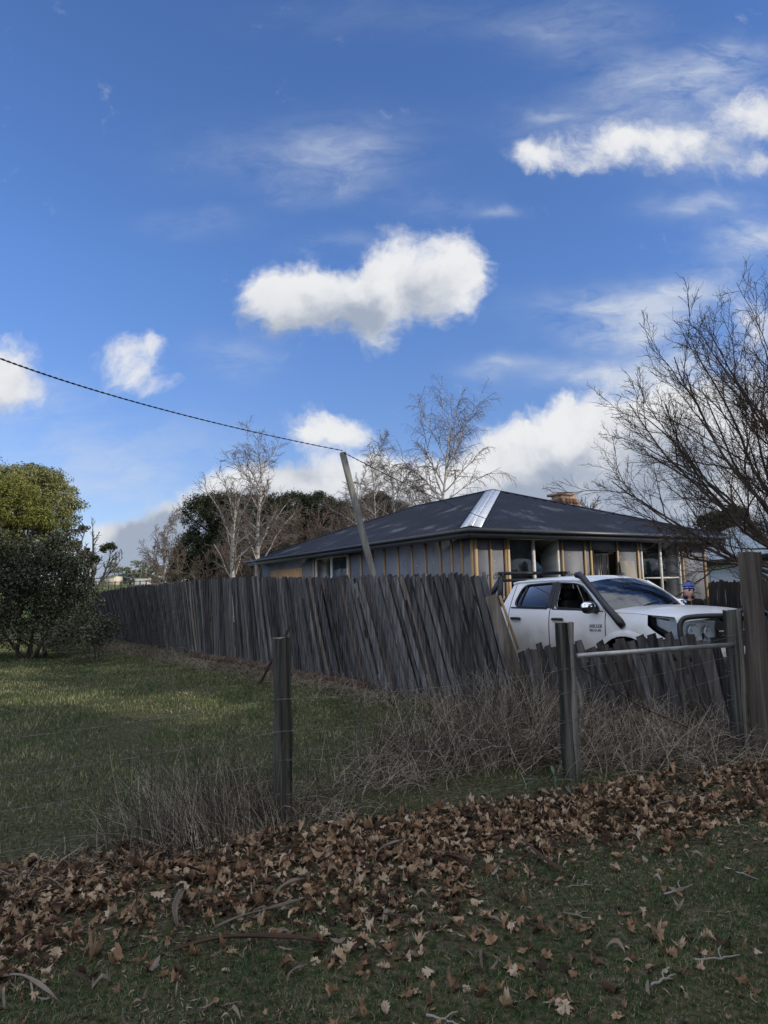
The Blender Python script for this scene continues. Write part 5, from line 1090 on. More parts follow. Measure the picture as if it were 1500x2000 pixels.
# ladder rack behind the cab
rk = MB()
for sg in (-1, 1): rk.bar((-2.62, sg*.74, 1.1), (-2.56, sg*.74, 1.70), .07, .06, (1, 0, 0)); rk.bar((-3.0, sg*.74, 1.2), (-2.56, sg*.74, 1.66), .08, .05, (0, 0, 1))
rk.bar((-2.55, -.78, 1.755), (-2.55, .78, 1.755), .055, .05, (0, 0, 1)); rk.bar((-2.56, -.74, 1.64), (-2.56, .74, 1.64), .05, .04, (0, 0, 1)); rk.bar((-2.6, -.74, 1.3), (-2.6, .74, 1.3), .05, .04, (0, 0, 1))
for sg in (-1, 1): rk.bar((-2.56, sg*.74, 1.66), (-2.55, sg*.70, 1.76), .06, .05, (1, 0, 0))
rk.build('ladder_rack', MT['black_paint'], ute)
text('TORM', .16, MT['ink'], hs_, Vector((fwall(1127, 1170)[0], -.006, fwall(1127, 1170)[1]-.0)), Rt, 'printed_lettering')
# ------------------------------------------------------------ trees
def unit(v): return v/(np.linalg.norm(v, axis=-1, keepdims=True)+1e-9)
def grow(P0, D0, L0, R0, levels, seed=1):
    """levels: list of dicts n,wander,trop,(kids,angle,lenf,radf,t0). returns list of (pts,rad) per level"""
    g = np.random.default_rng(seed); out = []; P0, D0, L0, R0 = map(np.asarray, (P0, D0, L0, R0))
    for li, lv in enumerate(levels):
        n = lv['n']; m_ = len(P0); pts = [P0]; D = unit(D0); st = (L0/(n-1))[:, None]; dirs = [D]
        for i in range(n-1):
            tr = lv.get('trop', 0)+lv.get('trop2', 0)*i/n
            D = unit(D+g.normal(0, lv['wander'], (m_, 3))+np.array([0, 0, 1.])*tr); pts.append(pts[-1]+D*st); dirs.append(D)
        pts = np.stack(pts, 1); dirs = np.stack(dirs, 1); tp = lv.get('tip', .35)
        r_ = R0[:, None]*(1-(1-tp)*np.linspace(0, 1, n)[None]**lv.get('rp', 1)); out.append((pts, r_))
        if 'kids' not in lv: break
        k = lv['kids']; t0 = lv.get('t0', .25); tt = np.clip(t0+(.98-t0)*((np.arange(k)[None]+g.uniform(0, 1, (m_, k)))/k), 0, .995); fi = tt*(n-1); i0 = fi.astype(int); f = (fi-i0)[..., None]
        ar = np.arange(m_)[:, None]; A_ = pts[ar, i0]; B_ = pts[ar, np.minimum(i0+1, n-1)]; p_ = A_*(1-f)+B_*f; T = dirs[ar, i0]
        rr = r_[ar, i0]*(1-f[..., 0])+r_[ar, np.minimum(i0+1, n-1)]*f[..., 0]
        rv = g.normal(0, 1, T.shape); pr = unit(rv-T*(rv*T).sum(-1, keepdims=True)); an = np.radians(g.normal(lv['angle'], lv.get('anv', 10), (m_, k)))[..., None]
        nd = T*np.cos(an)+pr*np.sin(an)
        if 'flat' in lv: nd = nd*np.array([1, lv['flat'], 1])
        ln = (L0[:, None]*lv['lenf']*g.uniform(.6, 1.2, (m_, k))*(1-lv.get('taper', .55)*tt)); r2 = np.minimum(rr*.8, R0[:, None]*lv['radf']*g.uniform(.7, 1.2, (m_, k)))
        P0, D0, L0, R0 = p_.reshape(-1, 3), nd.reshape(-1, 3), ln.ravel(), r2.ravel()
    return out
def bare_tree(root, specs, trunk_mat, twig_mat, seed, split=1, ks=(9, 6, 4, 3, 3, 3), minr=.004):
    gr_ = grow(*specs, seed=seed); tm, cm = MB(), MB()
    for i, (p_, r_) in enumerate(gr_):
        (tm if i <= split-1 else cm).tubes(p_, np.maximum(r_, minr if i >= split else minr), ks[min(i, len(ks)-1)])
    tm.build('trunk', trunk_mat, root, smooth=True); cm.build('crown', twig_mat, root, smooth=True); return gr_
MT['bark_grey'] = mat('grey_brown_bark', [(.3, (.030, .026, .022)), (.5, (.075, .065, .055)), (.7, (.14, .125, .105))], (5, 5, 1.6), 7, .9, .6, .2, coord='Object')
MT['twig_dark'] = mat('dark_twigs', [(.3, (.045, .032, .026)), (.7, (.105, .078, .064))], (3, 3, 3), 4, .85, 0, .2, coord='Object')
MT['birch'] = mat('birch_bark', [(.34, (.05, .045, .04)), (.42, (.32, .31, .29)), (.7, (.52, .50, .47))], (3, 3, 9), 6, .8, .3, .2, coord='Object')
MT['birch_twig'] = mat('birch_twigs', [(.3, (.10, .080, .072)), (.7, (.20, .17, .155))], (3, 3, 3), 4, .85, 0, .2, coord='Object')
MT['shrub_twig'] = mat('brown_twigs', [(.3, (.075, .056, .045)), (.7, (.17, .135, .11))], (3, 3, 3), 4, .85, 0, .2, coord='Object')
# big bare tree at the right, in the front yard
tp_ = at(1640, 1200, 14.2); tb = np.array([tp_[0], 14.2, gz(tp_[0], 14.2)])
rt_ = thing('bare_tree', 'large leafless spreading tree with fine dark twigs in front of the house at right', 'tree', tuple(tb))
limbs = []; g_ = np.random.default_rng(3)
for i, (az, el, L_) in enumerate([(178, 20, 5.0), (170, 30, 5.6), (176, 42, 5.8), (165, 50, 5.7), (195, 54, 5.8), (172, 62, 6.1), (150, 66, 6.2), (210, 68, 6.3), (178, 76, 6.6), (120, 78, 6.6), (250, 75, 6.4), (100, 50, 5.5), (60, 45, 5.5), (20, 40, 5.5), (182, 14, 4.3), (186, 28, 5.3), (160, 38, 5.5), (200, 46, 5.7)]):
    a, e_ = rad(az+g_.normal(0, 4)), rad(el); limbs.append((np.cos(a)*np.cos(e_), np.sin(a)*np.cos(e_), np.sin(e_), L_))
limbs = np.array(limbs); limbs[:, 3] *= np.where(limbs[:, 2] > .85, .86, .98); nL = len(limbs); s0 = np.stack([g_.uniform(-.12, .12, nL), g_.uniform(-.1, .1, nL), g_.uniform(.5, 1.5, nL)], 1)
mb = MB(); mb.tubes(np.array([(0, 0, -.2), (.02, 0, .4), (-.02, 0, 1.0), (0, 0, 1.6)]), np.array([.26, .21, .2, .13]), 14)
gr_ = grow(s0, limbs[:, :3], limbs[:, 3], np.full(nL, .050), [dict(n=16, wander=.085, trop=.022, kids=10, angle=32, anv=9, lenf=.46, radf=.36, t0=.2, taper=.45, tip=.18), dict(n=10, wander=.11, trop=.045, kids=9, angle=36, anv=12, lenf=.46, radf=.42, t0=.12, taper=.4, tip=.25),
     dict(n=7, wander=.15, trop=.04, kids=8, angle=40, anv=14, lenf=.48, radf=.55, t0=.12, taper=.3, tip=.35), dict(n=4, wander=.18, trop=.05, tip=.5)], seed=5)
mb.tubes(gr_[0][0], np.maximum(gr_[0][1], .008), 9); mb.build('trunk', MT['bark_grey'], rt_, smooth=True)
cm = MB(); cm.tubes(gr_[1][0], np.maximum(gr_[1][1], .0055), 6); cm.tubes(gr_[2][0], np.maximum(gr_[2][1], .0040), 4); cm.tubes(gr_[3][0], np.maximum(gr_[3][1], .0028), 3); cm.build('crown', MT['twig_dark'], rt_, smooth=True)
def onland(px, D, py=1130): q = at(px, py, D); return np.array([q[0], q[1], gz(q[0], q[1])])
def ztop(px, py, D): return at(px, py, D)[2]
# birches
def birch(px, D, toppy, label, seed, lean=0.0, spread=1.0, weep=-.05, kids=16, trunk_r=.13, thin=1.0, topx=None, tm='birch'):
    b = onland(px, D); h = ztop(px, toppy, D)-b[2]; t_ = thing('birch_tree', label, 'tree', tuple(b), 0, 'pale leafless birches behind the paling fence' )
    mnr = D*.00024
    lv = [dict(n=18, wander=.035, trop=.03, kids=int(kids*1.2), angle=44, anv=9, lenf=.42*spread, radf=.26, t0=.28, taper=.38, tip=.10, rp=.9), dict(n=12, wander=.09, trop=.045, trop2=-.04, kids=13, angle=36, anv=12, lenf=.44, radf=.42, t0=.15, tip=.25, taper=.4),
          dict(n=8, wander=.12, trop=weep*.4, kids=9, angle=36, anv=14, lenf=.52, radf=.6, t0=.12, tip=.4, taper=.3), dict(n=6, wander=.12, trop=weep*2.4, tip=.5)]
    gr_ = grow([(0, 0, -.1)], [(lean, .0, 1.)], [h*.94], [trunk_r], lv, seed=seed)
    tm_ = MB(); tm_.tubes(gr_[0][0], gr_[0][1], 10); tm_.tubes(gr_[1][0], np.maximum(gr_[1][1], mnr*1.3), 5); tm_.build('trunk', MT[tm], t_, smooth=True)
    c_ = MB(); c_.tubes(gr_[2][0], np.maximum(gr_[2][1], mnr*.9), 4); c_.tubes(gr_[3][0], np.maximum(gr_[3][1], mnr*.62), 3); c_.build('crown', MT['birch_twig'], t_, smooth=True); return t_
birch(500, 34, 862, 'tall slender white-barked birch standing left of the house against the dark conifers', 21, -.02, .95, -.03, 18, .17)
birch(462, 33, 960, 'crooked white birch leaning left with long bare arms left of the tall one', 33, -.12, 1.5, -.03, 13, .17)
birch(322, 48, 1010, 'small drooping bare birch at the left end of the dark conifers', 41, .0, 1.0, -.12, 16, .10)
birch(738, 38, 868, 'thin bare birch seen just right of the leaning pole', 52, .0, .8, -.04, 18, .12)
birch(848, 42, 812, 'large weeping bare birch above the house roof ridge', 63, .0, 1.3, -.14, 22, .2)
birch(700, 40, 930, 'faint thin birch between the dark conifers and the leaning pole', 71, .0, 1.0, -.06, 14, .09)
birch(780, 44, 900, 'drooping bare birch left of the large weeping one', 75, .0, 1.1, -.12, 16, .12)
# dead tree behind the ridge
b = onland(915, 46); t_ = thing('dead_tree', 'gnarled dead branch rising behind the roof right of the weeping birch', 'tree', tuple(b)); h = ztop(915, 905, 46)-b[2]
bare_tree(t_, ([(0, 0, 0)], [(.02, 0, 1)], [h], [.16], [dict(n=14, wander=.08, trop=.02, kids=7, angle=55, lenf=.28, radf=.5, t0=.5, tip=.25), dict(n=8, wander=.16, trop=.03, kids=4, angle=40, lenf=.45, radf=.5, tip=.3), dict(n=5, wander=.15, tip=.5)]), MT['birch'], MT['birch_twig'], 14, split=2, minr=.02)
b = onland(1170, 60); t_ = thing('distant_bare_tree', 'brown bare treetop showing over the roof right of the chimney', 'tree', tuple(b)); h = ztop(1170, 985, 60)-b[2]
bare_tree(t_, ([(0, 0, 0)], [(0, 0, 1)], [h], [.2], [dict(n=10, wander=.04, kids=16, angle=50, lenf=.5, radf=.4, t0=.3, tip=.25), dict(n=7, wander=.1, trop=.06, kids=8, angle=38, lenf=.5, radf=.5, tip=.3), dict(n=5, wander=.12, kids=5, angle=35, lenf=.5, radf=.6, tip=.5), dict(n=4, wander=.12, tip=.5)]), MT['bark_grey'], MT['shrub_twig'], 15, minr=.014)
# evergreen crowns made of leaf clumps
def leafcards(pts, out, size, g, flat=.6, mb=None, thinr=.55):
    n = len(pts); nr = unit(out*flat+g.normal(0, 1, (n, 3))*.8); rv = g.normal(0, 1, (n, 3)); a = unit(np.cross(nr, rv)); b_ = np.cross(nr, a); s = (size*g.uniform(.6, 1.35, n))[:, None]
    V = np.stack([pts-a*s*.5, pts+b_*s*.5*thinr-nr*s*.06, pts+a*s*.5, pts-b_*s*.5*thinr-nr*s*.06], 1).reshape(-1, 3); mb = mb or MB(); return mb.add(V, np.arange(n)[:, None]*4+np.arange(4)[None])
def crown(blobs, nclump, per, csz, size, seed, shell=(.72, 1.03), flat=.6, jag=(1, 1, 1), thinr=.55):
    """blobs: (cx,cy,cz,rx,ry,rz) -> clumps on and inside the surface, leaves round each clump"""
    g = np.random.default_rng(seed); mb = MB(); vol = np.array([b[3]*b[4]+b[4]*b[5]+b[3]*b[5] for b in blobs]); w = vol/vol.sum()
    for b, wi in zip(blobs, w):
        n = int(nclump*wi)+2; d = unit(g.normal(0, 1, (n, 3))); d[:, 2] = np.where(d[:, 2] < -.55, -d[:, 2], d[:, 2]); r_ = g.uniform(shell[0], shell[1], n)[:, None]*(1+.10*np.sin(d[:, :1]*7+b[0])*np.cos(d[:, 1:2]*6+b[2]))
        c = np.array(b[:3])+d*r_*np.array(b[3:6]); cs_ = csz*g.uniform(.6, 1.3, n)
        q = unit(g.normal(0, 1, (n, per, 3)))*g.uniform(.2, 1, (n, per, 1))**.5; q[..., 2] *= .7; pp = c[:, None]+q*cs_[:, None, None]*np.array(jag)
        leafcards(pp.reshape(-1, 3), unit(q.reshape(-1, 3)*.7+np.repeat(d, per, 0)*.6), size, g, flat, mb, thinr)
    return mb
MT['leaf_olive'] = mat('olive_leaves', [(.2, (.060, .075, .020)), (.5, (.155, .165, .055)), (.8, (.27, .27, .12))], (.5, .5, .5), 4, .6, 0, .35, island=.6, coord='Object', trans=.15)
MT['leaf_yellowgreen'] = mat('yellow_green_leaves', [(.2, (.055, .075, .010)), (.5, (.13, .145, .028)), (.8, (.23, .225, .055))], (.5, .5, .5), 4, .6, 0, .3, island=.6, coord='Object', trans=.15)
MT['leaf_dark'] = mat('dark_glossy_leaves', [(.2, (.012, .017, .007)), (.5, (.036, .044, .017)), (.8, (.095, .10, .045))], (.5, .5, .5), 4, .42, 0, .5, island=.6, coord='Object', trans=.1)
MT['leaf_conifer'] = mat('dark_conifer_foliage', [(.2, (.008, .014, .007)), (.5, (.020, .030, .013)), (.8, (.045, .055, .026))], (.5, .5, .5), 4, .75, 0, .2, island=.6, coord='Object')
MT['leaf_far'] = mat('far_gum_foliage', [(.2, (.07, .085, .055)), (.5, (.15, .16, .11)), (.8, (.26, .26, .19))], (.3, .3, .3), 4, .75, 0, .2, island=.6, coord='Object')
def leafy(name, label, px, D, blobs, nclump, per, csz, size, seed, mt, trunks=5, tr=.12, bark='bark_grey', group=None, **kw):
    """blobs given by sight line: (px, py, dist offset, rx, ry, rz in metres)"""
    b = onland(px, D); t_ = thing(name, label, 'tree' if 'tree' in name or 'conifer' in name else 'shrub', tuple(b), 0, group); B = []
    for (qx, qy, dd_, rx, ry, rz) in blobs: q = at(qx, qy, D+dd_)-b; B.append((*q, rx, ry, rz))
    crown(B, nclump, per, csz, size, seed, **kw).build('crown', MT[mt], t_)
    g = np.random.default_rng(seed+1); tm_ = MB()
    for i in range(trunks):
        e_ = B[i % len(B)]; end = np.array(e_[:3])+np.array([g.normal(0, .3)*e_[3], g.normal(0, .3)*e_[4], g.uniform(-.2, .5)*e_[5]]); s_ = np.array([g.normal(0, .15), g.normal(0, .15), -.1]); t = np.linspace(0, 1, 9)[:, None]
        p_ = s_*(1-t)+end*t; p_[:, :2] += (np.sin(t*PI)*g.normal(0, .25, 2)); p_ += g.normal(0, .04, p_.shape); tm_.tubes(p_, np.linspace(tr, tr*.25, 9), 8)
        for k_ in range(7):
            a = p_[3+k_ % 5]; q = a+np.array([g.normal(0, .6)*e_[3], g.normal(0, .6)*e_[4], abs(g.normal(0, .5))*e_[5]]); tm_.tubes(np.array([a, (a+q)/2+g.normal(0, .08, 3), q]), np.array([tr*.4, tr*.25, .012]), 5)
    tm_.build('trunk', MT[bark], t_, smooth=True); return t_
leafy('evergreen_tree', 'tall dense rounded olive-green tree at the left picture edge', -10, 24, [(30, 990, 0, 2.0, 1.8, 1.35), (85, 975, .3, 1.0, 1.3, 1.05), (-40, 960, 0, 1.6, 1.5, 1.0), (105, 1010, .2, .62, .9, .75), (60, 948, .2, .9, 1.2, .65), (20, 1060, .4, 2.0, 1.2, .8)], 1000, 60, .26, .075, 5, 'leaf_olive', 7, .13)
leafy('evergreen_tree', 'bright yellow-green bush at the left picture edge in front of the olive tree', -40, 20, [(0, 990, 0, 1.15, 1, .9), (35, 1010, .2, .75, .8, .5), (-10, 1065, -.3, .5, .8, 1.0), (70, 1020, .3, .5, .6, .35)], 520, 60, .20, .055, 6, 'leaf_yellowgreen', 4, .09)['category'] = 'tree'
leafy('broadleaf_shrub', 'dark glossy-leaved shrub mass at the left end of the paling fence', 60, 19, [(20, 1190, 0, 1.3, 1.2, 1.0), (90, 1150, 0, 1.0, 1.1, 1.1), (140, 1190, .2, .62, .8, .9), (60, 1110, .2, .8, .8, .8), (-30, 1120, 0, 1.2, 1, 1.3), (120, 1090, .4, .5, .6, .7), (150, 1130, .4, .35, .5, .5), (40, 1240, -.5, 1.5, .7, .45)], 1500, 36, .24, .062, 8, 'leaf_dark', 9, .05, thinr=.6, shell=(.6, 1.08))
leafy('broadleaf_shrub', 'low dark shrub tangled with dead stalks under the far end of the paling fence', 190, 17.5, [(175, 1225, 0, .5, .5, .35), (140, 1250, -.2, .8, .5, .3), (215, 1230, .3, .35, .4, .3)], 160, 26, .2, .06, 9, 'leaf_dark', 4, .02)
# half bare tree between the shrub and the sheds
b = onland(150, 30); t_ = thing('sparse_tree', 'thin half-bare tree between the dark shrub and the lone paddock tree', 'tree', tuple(b)); h = ztop(150, 1025, 30)-b[2]
gr_ = grow([(0, 0, 0)]*3, [(.05, 0, 1), (-.2, 0, 1), (.22, 0, 1)], [h, h*.85, h*.8], [.08]*3, [dict(n=12, wander=.06, trop=.03, kids=9, angle=42, lenf=.36, radf=.45, t0=.3, tip=.25), dict(n=8, wander=.12, trop=.03, kids=6, angle=40, lenf=.5, radf=.5, tip=.3), dict(n=5, wander=.15, tip=.5)], seed=8)
m1 = MB(); m1.tubes(gr_[0][0], gr_[0][1], 8); m1.tubes(gr_[1][0], np.maximum(gr_[1][1], .014), 5); m1.tubes(gr_[2][0], np.maximum(gr_[2][1], .009), 3); m1.build('trunk', MT['bark_grey'], t_, smooth=True)
B = [(*(at(qx, qy, 30+dd_)-b), rx, rx, rz) for (qx, qy, dd_, rx, rz) in ((160, 1035, 0, .30, .22), (145, 1065, .2, .3, .2), (132, 1040, 0, .25, .2), (165, 1085, 0, .28, .3), (128, 1100, 0, .3, .3))]
crown(B, 60, 30, .14, .10, 12, shell=(.3, 1.05)).build('crown', MT['leaf_dark'], t_)
# lone paddock tree, half dead
b = onland(181, 62); b[2] = gz(b[0], b[1]); t_ = thing('paddock_tree', 'lone half-dead tree with one green branch in the paddock left of the shed', 'tree', tuple(b)); h = ztop(181, 1035, 62)-b[2]
gr_ = grow([(0, 0, 0), (0, 0, .6), (0, 0, .9), (.0, 0, .5)], [(.03, 0, 1), (.55, 0, .9), (.8, 0, .8), (-.35, 0, 1)], [h, h*.68, h*.62, h*.5], [.22, .13, .10, .1], [dict(n=12, wander=.05, trop=.045, kids=9, angle=38, lenf=.42, radf=.4, t0=.3, tip=.2), dict(n=8, wander=.1, trop=.05, kids=7, angle=34, lenf=.5, radf=.5, tip=.3), dict(n=5, wander=.12, tip=.5)], seed=18)
m1 = MB(); m1.tubes(gr_[0][0], gr_[0][1], 8); m1.tubes(gr_[1][0], np.maximum(gr_[1][1], .03), 5); m1.tubes(gr_[2][0], np.maximum(gr_[2][1], .018), 3); m1.build('trunk', MT['bark_grey'], t_, smooth=True)
B = [(*(at(qx, qy, 62)-b), rx, rx, rz) for (qx, qy, rx, rz) in ((212, 1068, .65, .34), (200, 1075, .4, .25), (183, 1092, .55, .45), (176, 1104, .4, .35))]
crown(B, 90, 30, .26, .16, 13, shell=(.2, 1.05)).build('crown', MT['leaf_conifer'], t_)
# dark conifers behind the birches
for i, (px, D, bl, lab) in enumerate(((420, 52, [(400, 1010, 0, 1.8, 1.6, 1.6), (440, 1000, 0, 2.0, 1.7, 1.4), (380, 1090, 0, 1.6, 1.7, 2.0), (450, 1080, 0, 2.2, 1.8, 2.3)], 'dark dense macrocarpa conifer, leftmost behind the birches'),
      (510, 54, [(495, 1005, 0, 1.9, 1.6, 1.5), (535, 1000, 0, 1.4, 1.4, 1.2), (500, 1090, 0, 2.6, 1.8, 2.3)], 'dark conifer straight behind the tall white birch'),
      (590, 56, [(575, 993, 0, 1.5, 1.4, 1.2), (620, 995, 0, 1.8, 1.5, 1.2), (665, 1010, 0, 1.5, 1.5, 1.2), (600, 1060, 0, 2.6, 1.8, 2.3)], 'dark conifer between the tall birch and the leaning pole'),
      (740, 58, [(735, 990, 0, 1.6, 1.4, 1.1), (770, 1010, 0, 1.5, 1.5, 1.1), (745, 1060, 0, 2.4, 1.8, 2.0)], 'low dark conifer behind the roof right of the leaning pole'))):
    leafy('conifer', lab, px, D, bl+[(px, 1110, .5, 2.4, 1.6, 2.0), (px-50, 1120, .5, 1.6, 1.5, 1.6), (px+40, 1050, .5, 2.0, 1.5, 1.8)], 1700, 46, .36, .16, 80+i, 'leaf_conifer', 4, .2, thinr=.35, jag=(1, 1, 1.5), group='dark conifers behind the house')
leafy('evergreen_tree', 'dark evergreen treetop above the neighbouring pale roof', 1400, 48, [(1395, 1020, 0, 1.1, 1.3, .6), (1430, 1008, 0, 1.0, 1.2, .6), (1415, 1045, 0, 1.6, 1.5, .9), (1420, 1075, 0, 1.5, 1.5, 1.2)], 380, 44, .34, .15, 95, 'leaf_conifer', 4, .15)
# brown bare saplings and shrubs in front of the conifers: one made, the others copied and turned
proto = None
for i, (px, D, toppy, s_, lab) in enumerate(((420, 41, 1062, 1, 'low brown bare sapling between the small birch and the crooked birch'), (535, 44, 1000, 1.1, 'brown bare sapling right beside the tall white birch'), (575, 43, 1010, 1.1, 'brown bare sapling above the far end of the roof'), (620, 44, 990, 1.2, 'brown bare sapling over the roof slope, left of the leaning pole'), (655, 43, 1000, 1.2, 'brown bare sapling directly left of the leaning pole'), (690, 46, 985, 1.2, 'brown bare sapling directly behind the leaning pole'), (770, 46, 980, 1.2, 'brown bare sapling under the weeping birch'), (595, 39, 1040, .9, 'low brown bare sapling just above the roof edge'), (480, 40, 1050, .9, 'low brown bare sapling between the two white birches'), (345, 45, 1060, .9, 'small brown bare sapling beside the drooping birch'))):
    b = onland(px, D); h = ztop(px, toppy, D)-b[2]
    if proto is None:
        proto = thing('bare_sapling', lab, 'tree', (0, 0, 0), 0, 'brown bare saplings behind the house'); r3 = np.array([(math.cos(a)*.25, math.sin(a)*.25, 0) for a in np.arange(5)*1.3]); h0 = 4.5; ph = h0
        bare_tree(proto, (r3, [(math.cos(a)*.3, math.sin(a)*.3, 1) for a in np.arange(5)*1.3], [h0, h0*.9, h0*.85, h0*.8, h0*.9], [.05]*5, [dict(n=10, wander=.06, trop=.03, kids=12, angle=38, lenf=.4, radf=.4, t0=.15, tip=.25), dict(n=7, wander=.1, trop=.05, kids=8, angle=34, lenf=.5, radf=.55, tip=.3), dict(n=5, wander=.12, trop=.05, kids=5, angle=34, lenf=.5, radf=.6, tip=.4), dict(n=4, wander=.12, tip=.5)]), MT['shrub_twig'], MT['shrub_twig'], 31, minr=.0105)
        o = proto
    else: o = copy_tree(proto); o['label'] = lab
    o.location = tuple(b); o.rotation_euler = (0, 0, i*1.7); k_ = h/ph; o.scale = (k_*1.1, k_*1.1, k_)
# far gum row beyond the paddock
ft = None
for i, (px, D, h, lab) in enumerate(((228, 235, 6.5, 'low far gum tree left of the cream shed'), (245, 240, 7.5, 'far gum tree directly behind the cream shed'), (268, 230, 9.5, 'tallest pale far gum tree above the concrete tank'), (284, 236, 8.5, 'pale far gum tree right of the tallest one'), (300, 240, 8, 'broad far gum tree above the side-on cow'), (316, 245, 6, 'low far gum tree left of the small drooping birch'), (205, 250, 5, 'low far tree behind the lone paddock tree'), (335, 238, 5.5, 'low far gum tree behind the small drooping birch'))):
    b = onland(px, D)
    if ft is None:
        ft = thing('gum_tree', lab, 'tree', (0, 0, 0), 0, 'far gum trees beyond the paddock'); g = np.random.default_rng(4)
        B = [(g.normal(0, .28), g.normal(0, .2), .62+g.normal(0, .13), .22, .22, .12) for _ in range(9)]+[(0, 0, .3, .4, .3, .2)]
        crown(B, 260, 22, .05, .035, 55, shell=(.4, 1.05)).build('crown', MT['leaf_far'], ft); gr_ = grow([(0, 0, 0)]*4, [(.1, 0, 1), (-.3, 0, 1), (.4, 0, 1), (0, .3, 1)], [.7]*4, [.02]*4, [dict(n=6, wander=.06, tip=.3)], seed=2); m1 = MB(); m1.tubes(gr_[0][0], gr_[0][1], 6); m1.build('trunk', MT['birch'], ft); o = ft
    else: o = copy_tree(ft); o['label'] = lab
    o.location = tuple(b); o.rotation_euler = (0, 0, i*2.1); o.scale = (h*1.15, h, h)
# ------------------------------------------------------------ unseen evergreens added right of and behind the camera to shade the foreground
for i, (x_, y_, h, lab) in enumerate(((15.5, 8.9, 15, 'tall unseen evergreen added for shade nearest the house, right of the camera'), (17, .9, 15, 'tall unseen evergreen added for shade, second of the row right of the camera'), (16, -2.8, 16, 'tall unseen evergreen added for shade, third of the row right of the camera'), (18, -7.5, 16, 'tall unseen evergreen added for shade, fourth of the row right of the camera'), (19, -11, 17, 'tall unseen evergreen added for shade, fifth of the row behind the camera'), (16, 4.9, 8.2, 'short unseen evergreen added for shade in the gap of the row right of the camera'), (6, -24, 13, 'unseen evergreen added directly behind the camera'), (-4, -26, 12, 'unseen evergreen added behind the camera to the left'), (-15, -22, 13, 'unseen evergreen added farthest left behind the camera'), (-1, -38, 14, 'unseen evergreen added far behind the camera'))):  # those behind the camera are added to block low sky reflected in glass
    if i == 0:
        wt_ = thing('unseen_shade_tree', lab, 'tree', (0, 0, 0), 0, 'unseen evergreens added to block light'); g = np.random.default_rng(77)
        B = [(g.normal(0, .9), g.normal(0, .9), z_, 2.3, 2.3, 1.5) for z_ in np.linspace(2.6, 13, 9)]
        crown(B, 700, 40, .55, .34, 99, shell=(.1, 1.05)).build('crown', MT['leaf_conifer'], wt_); m1 = MB(); m1.tubes(np.array([(0, 0, -.3), (.1, 0, 4), (-.1, .1, 9), (0, 0, 13)]), np.array([.4, .3, .2, .08]), 10); m1.build('trunk', MT['bark_grey'], wt_); o = wt_
    else: o = copy_tree(wt_); o['label'] = lab
    o.location = (x_, y_, gz(x_, y_)); o.rotation_euler = (0, 0, i*1.3); o.scale = (1, 1, h/14.5)
# ------------------------------------------------------------ person behind the bonnet
q = at(1345, 1165, 11.2); PG = gz(q[0], q[1]); HH = at(1345, 1140, 11.2)[2]-PG      # standing height to the top of the beanie
pr_ = thing('person', 'young person in a blue striped beanie and dark jacket standing behind the white ute', 'person', (q[0], q[1], PG), 0)
k_ = HH/1.70
def skinbody(name, vs, ed, rr, root, mt, parent, sub=2):
    me = bpy.data.meshes.new(name); me.from_pydata([tuple(c*k_ for c in v) for v in vs], ed, []); o = bpy.data.objects.new(name, me); COL.objects.link(o); o.parent = parent
    sk = o.modifiers.new('skin', 'SKIN'); sk.use_smooth_shade = True; ss = o.modifiers.new('sub', 'SUBSURF'); ss.levels = ss.render_levels = sub
    for i, r_ in enumerate(rr): r_ = (r_, r_) if isinstance(r_, float) else r_; me.skin_vertices[0].data[i].radius = (r_[0]*k_, r_[1]*k_)
    me.skin_vertices[0].data[root].use_root = True; me.materials.append(mt); return o
# frame: the person faces the camera, body turned a little to the picture's right
fa_ = math.atan2(-q[1], -q[0]); yaw = fa_+PI/2+rad(14); pr_.rotation_euler = (0, 0, yaw)       # local -y = facing direction, +x = the picture's right
vs = [(0, 0, .93), (0, .0, 1.08), (0, .01, 1.22), (0, .01, 1.36), (0, -.005, 1.44), (0, -.012, 1.50)]; rr = [(.14, .10), (.125, .09), (.15, .10), (.12, .085), (.052, .05), (.05, .05)]; ed = [(i, i+1) for i in range(5)]
for sg in (-1, 1):
    b = len(vs); vs += [(.165*sg, .01, 1.36), (.215*sg, .02, 1.10), (.225*sg, -.03, .86), (.228*sg, -.045, .79)]; rr += [.055, .045, .032, (.02, .035)]; ed += [(3, b), (b, b+1), (b+1, b+2), (b+2, b+3)]
    for f, (fx, fy, L_) in enumerate(((-.0, -.032, .07), (.004, -.012, .082), (.004, .010, .078), (.0, .030, .062))):
        c = len(vs); base = (.228*sg+fx*sg, -.045+fy*.9, .755); vs += [base, (base[0]-.004*sg, base[1]-.004, .755-L_*.55), (base[0]-.016*sg, base[1]-.01, .755-L_)]; rr += [.010, .0085, .007]; ed += [(b+3, c), (c, c+1), (c+1, c+2)]
    c = len(vs); vs += [(.215*sg, -.085, .785), (.205*sg, -.105, .745)]; rr += [.011, .009]; ed += [(b+3, c), (c, c+1)]
    b = len(vs); vs += [(.09*sg, 0, .86), (.10*sg, -.01, .48), (.105*sg, .015, .10), (.11*sg, -.12, .04)]; rr += [.085, .06, .04, (.04, .03)]; ed += [(0, b), (b, b+1), (b+1, b+2), (b+2, b+3)]
bd = skinbody('body', vs, ed, rr, 0, MT['skin'], pr_)
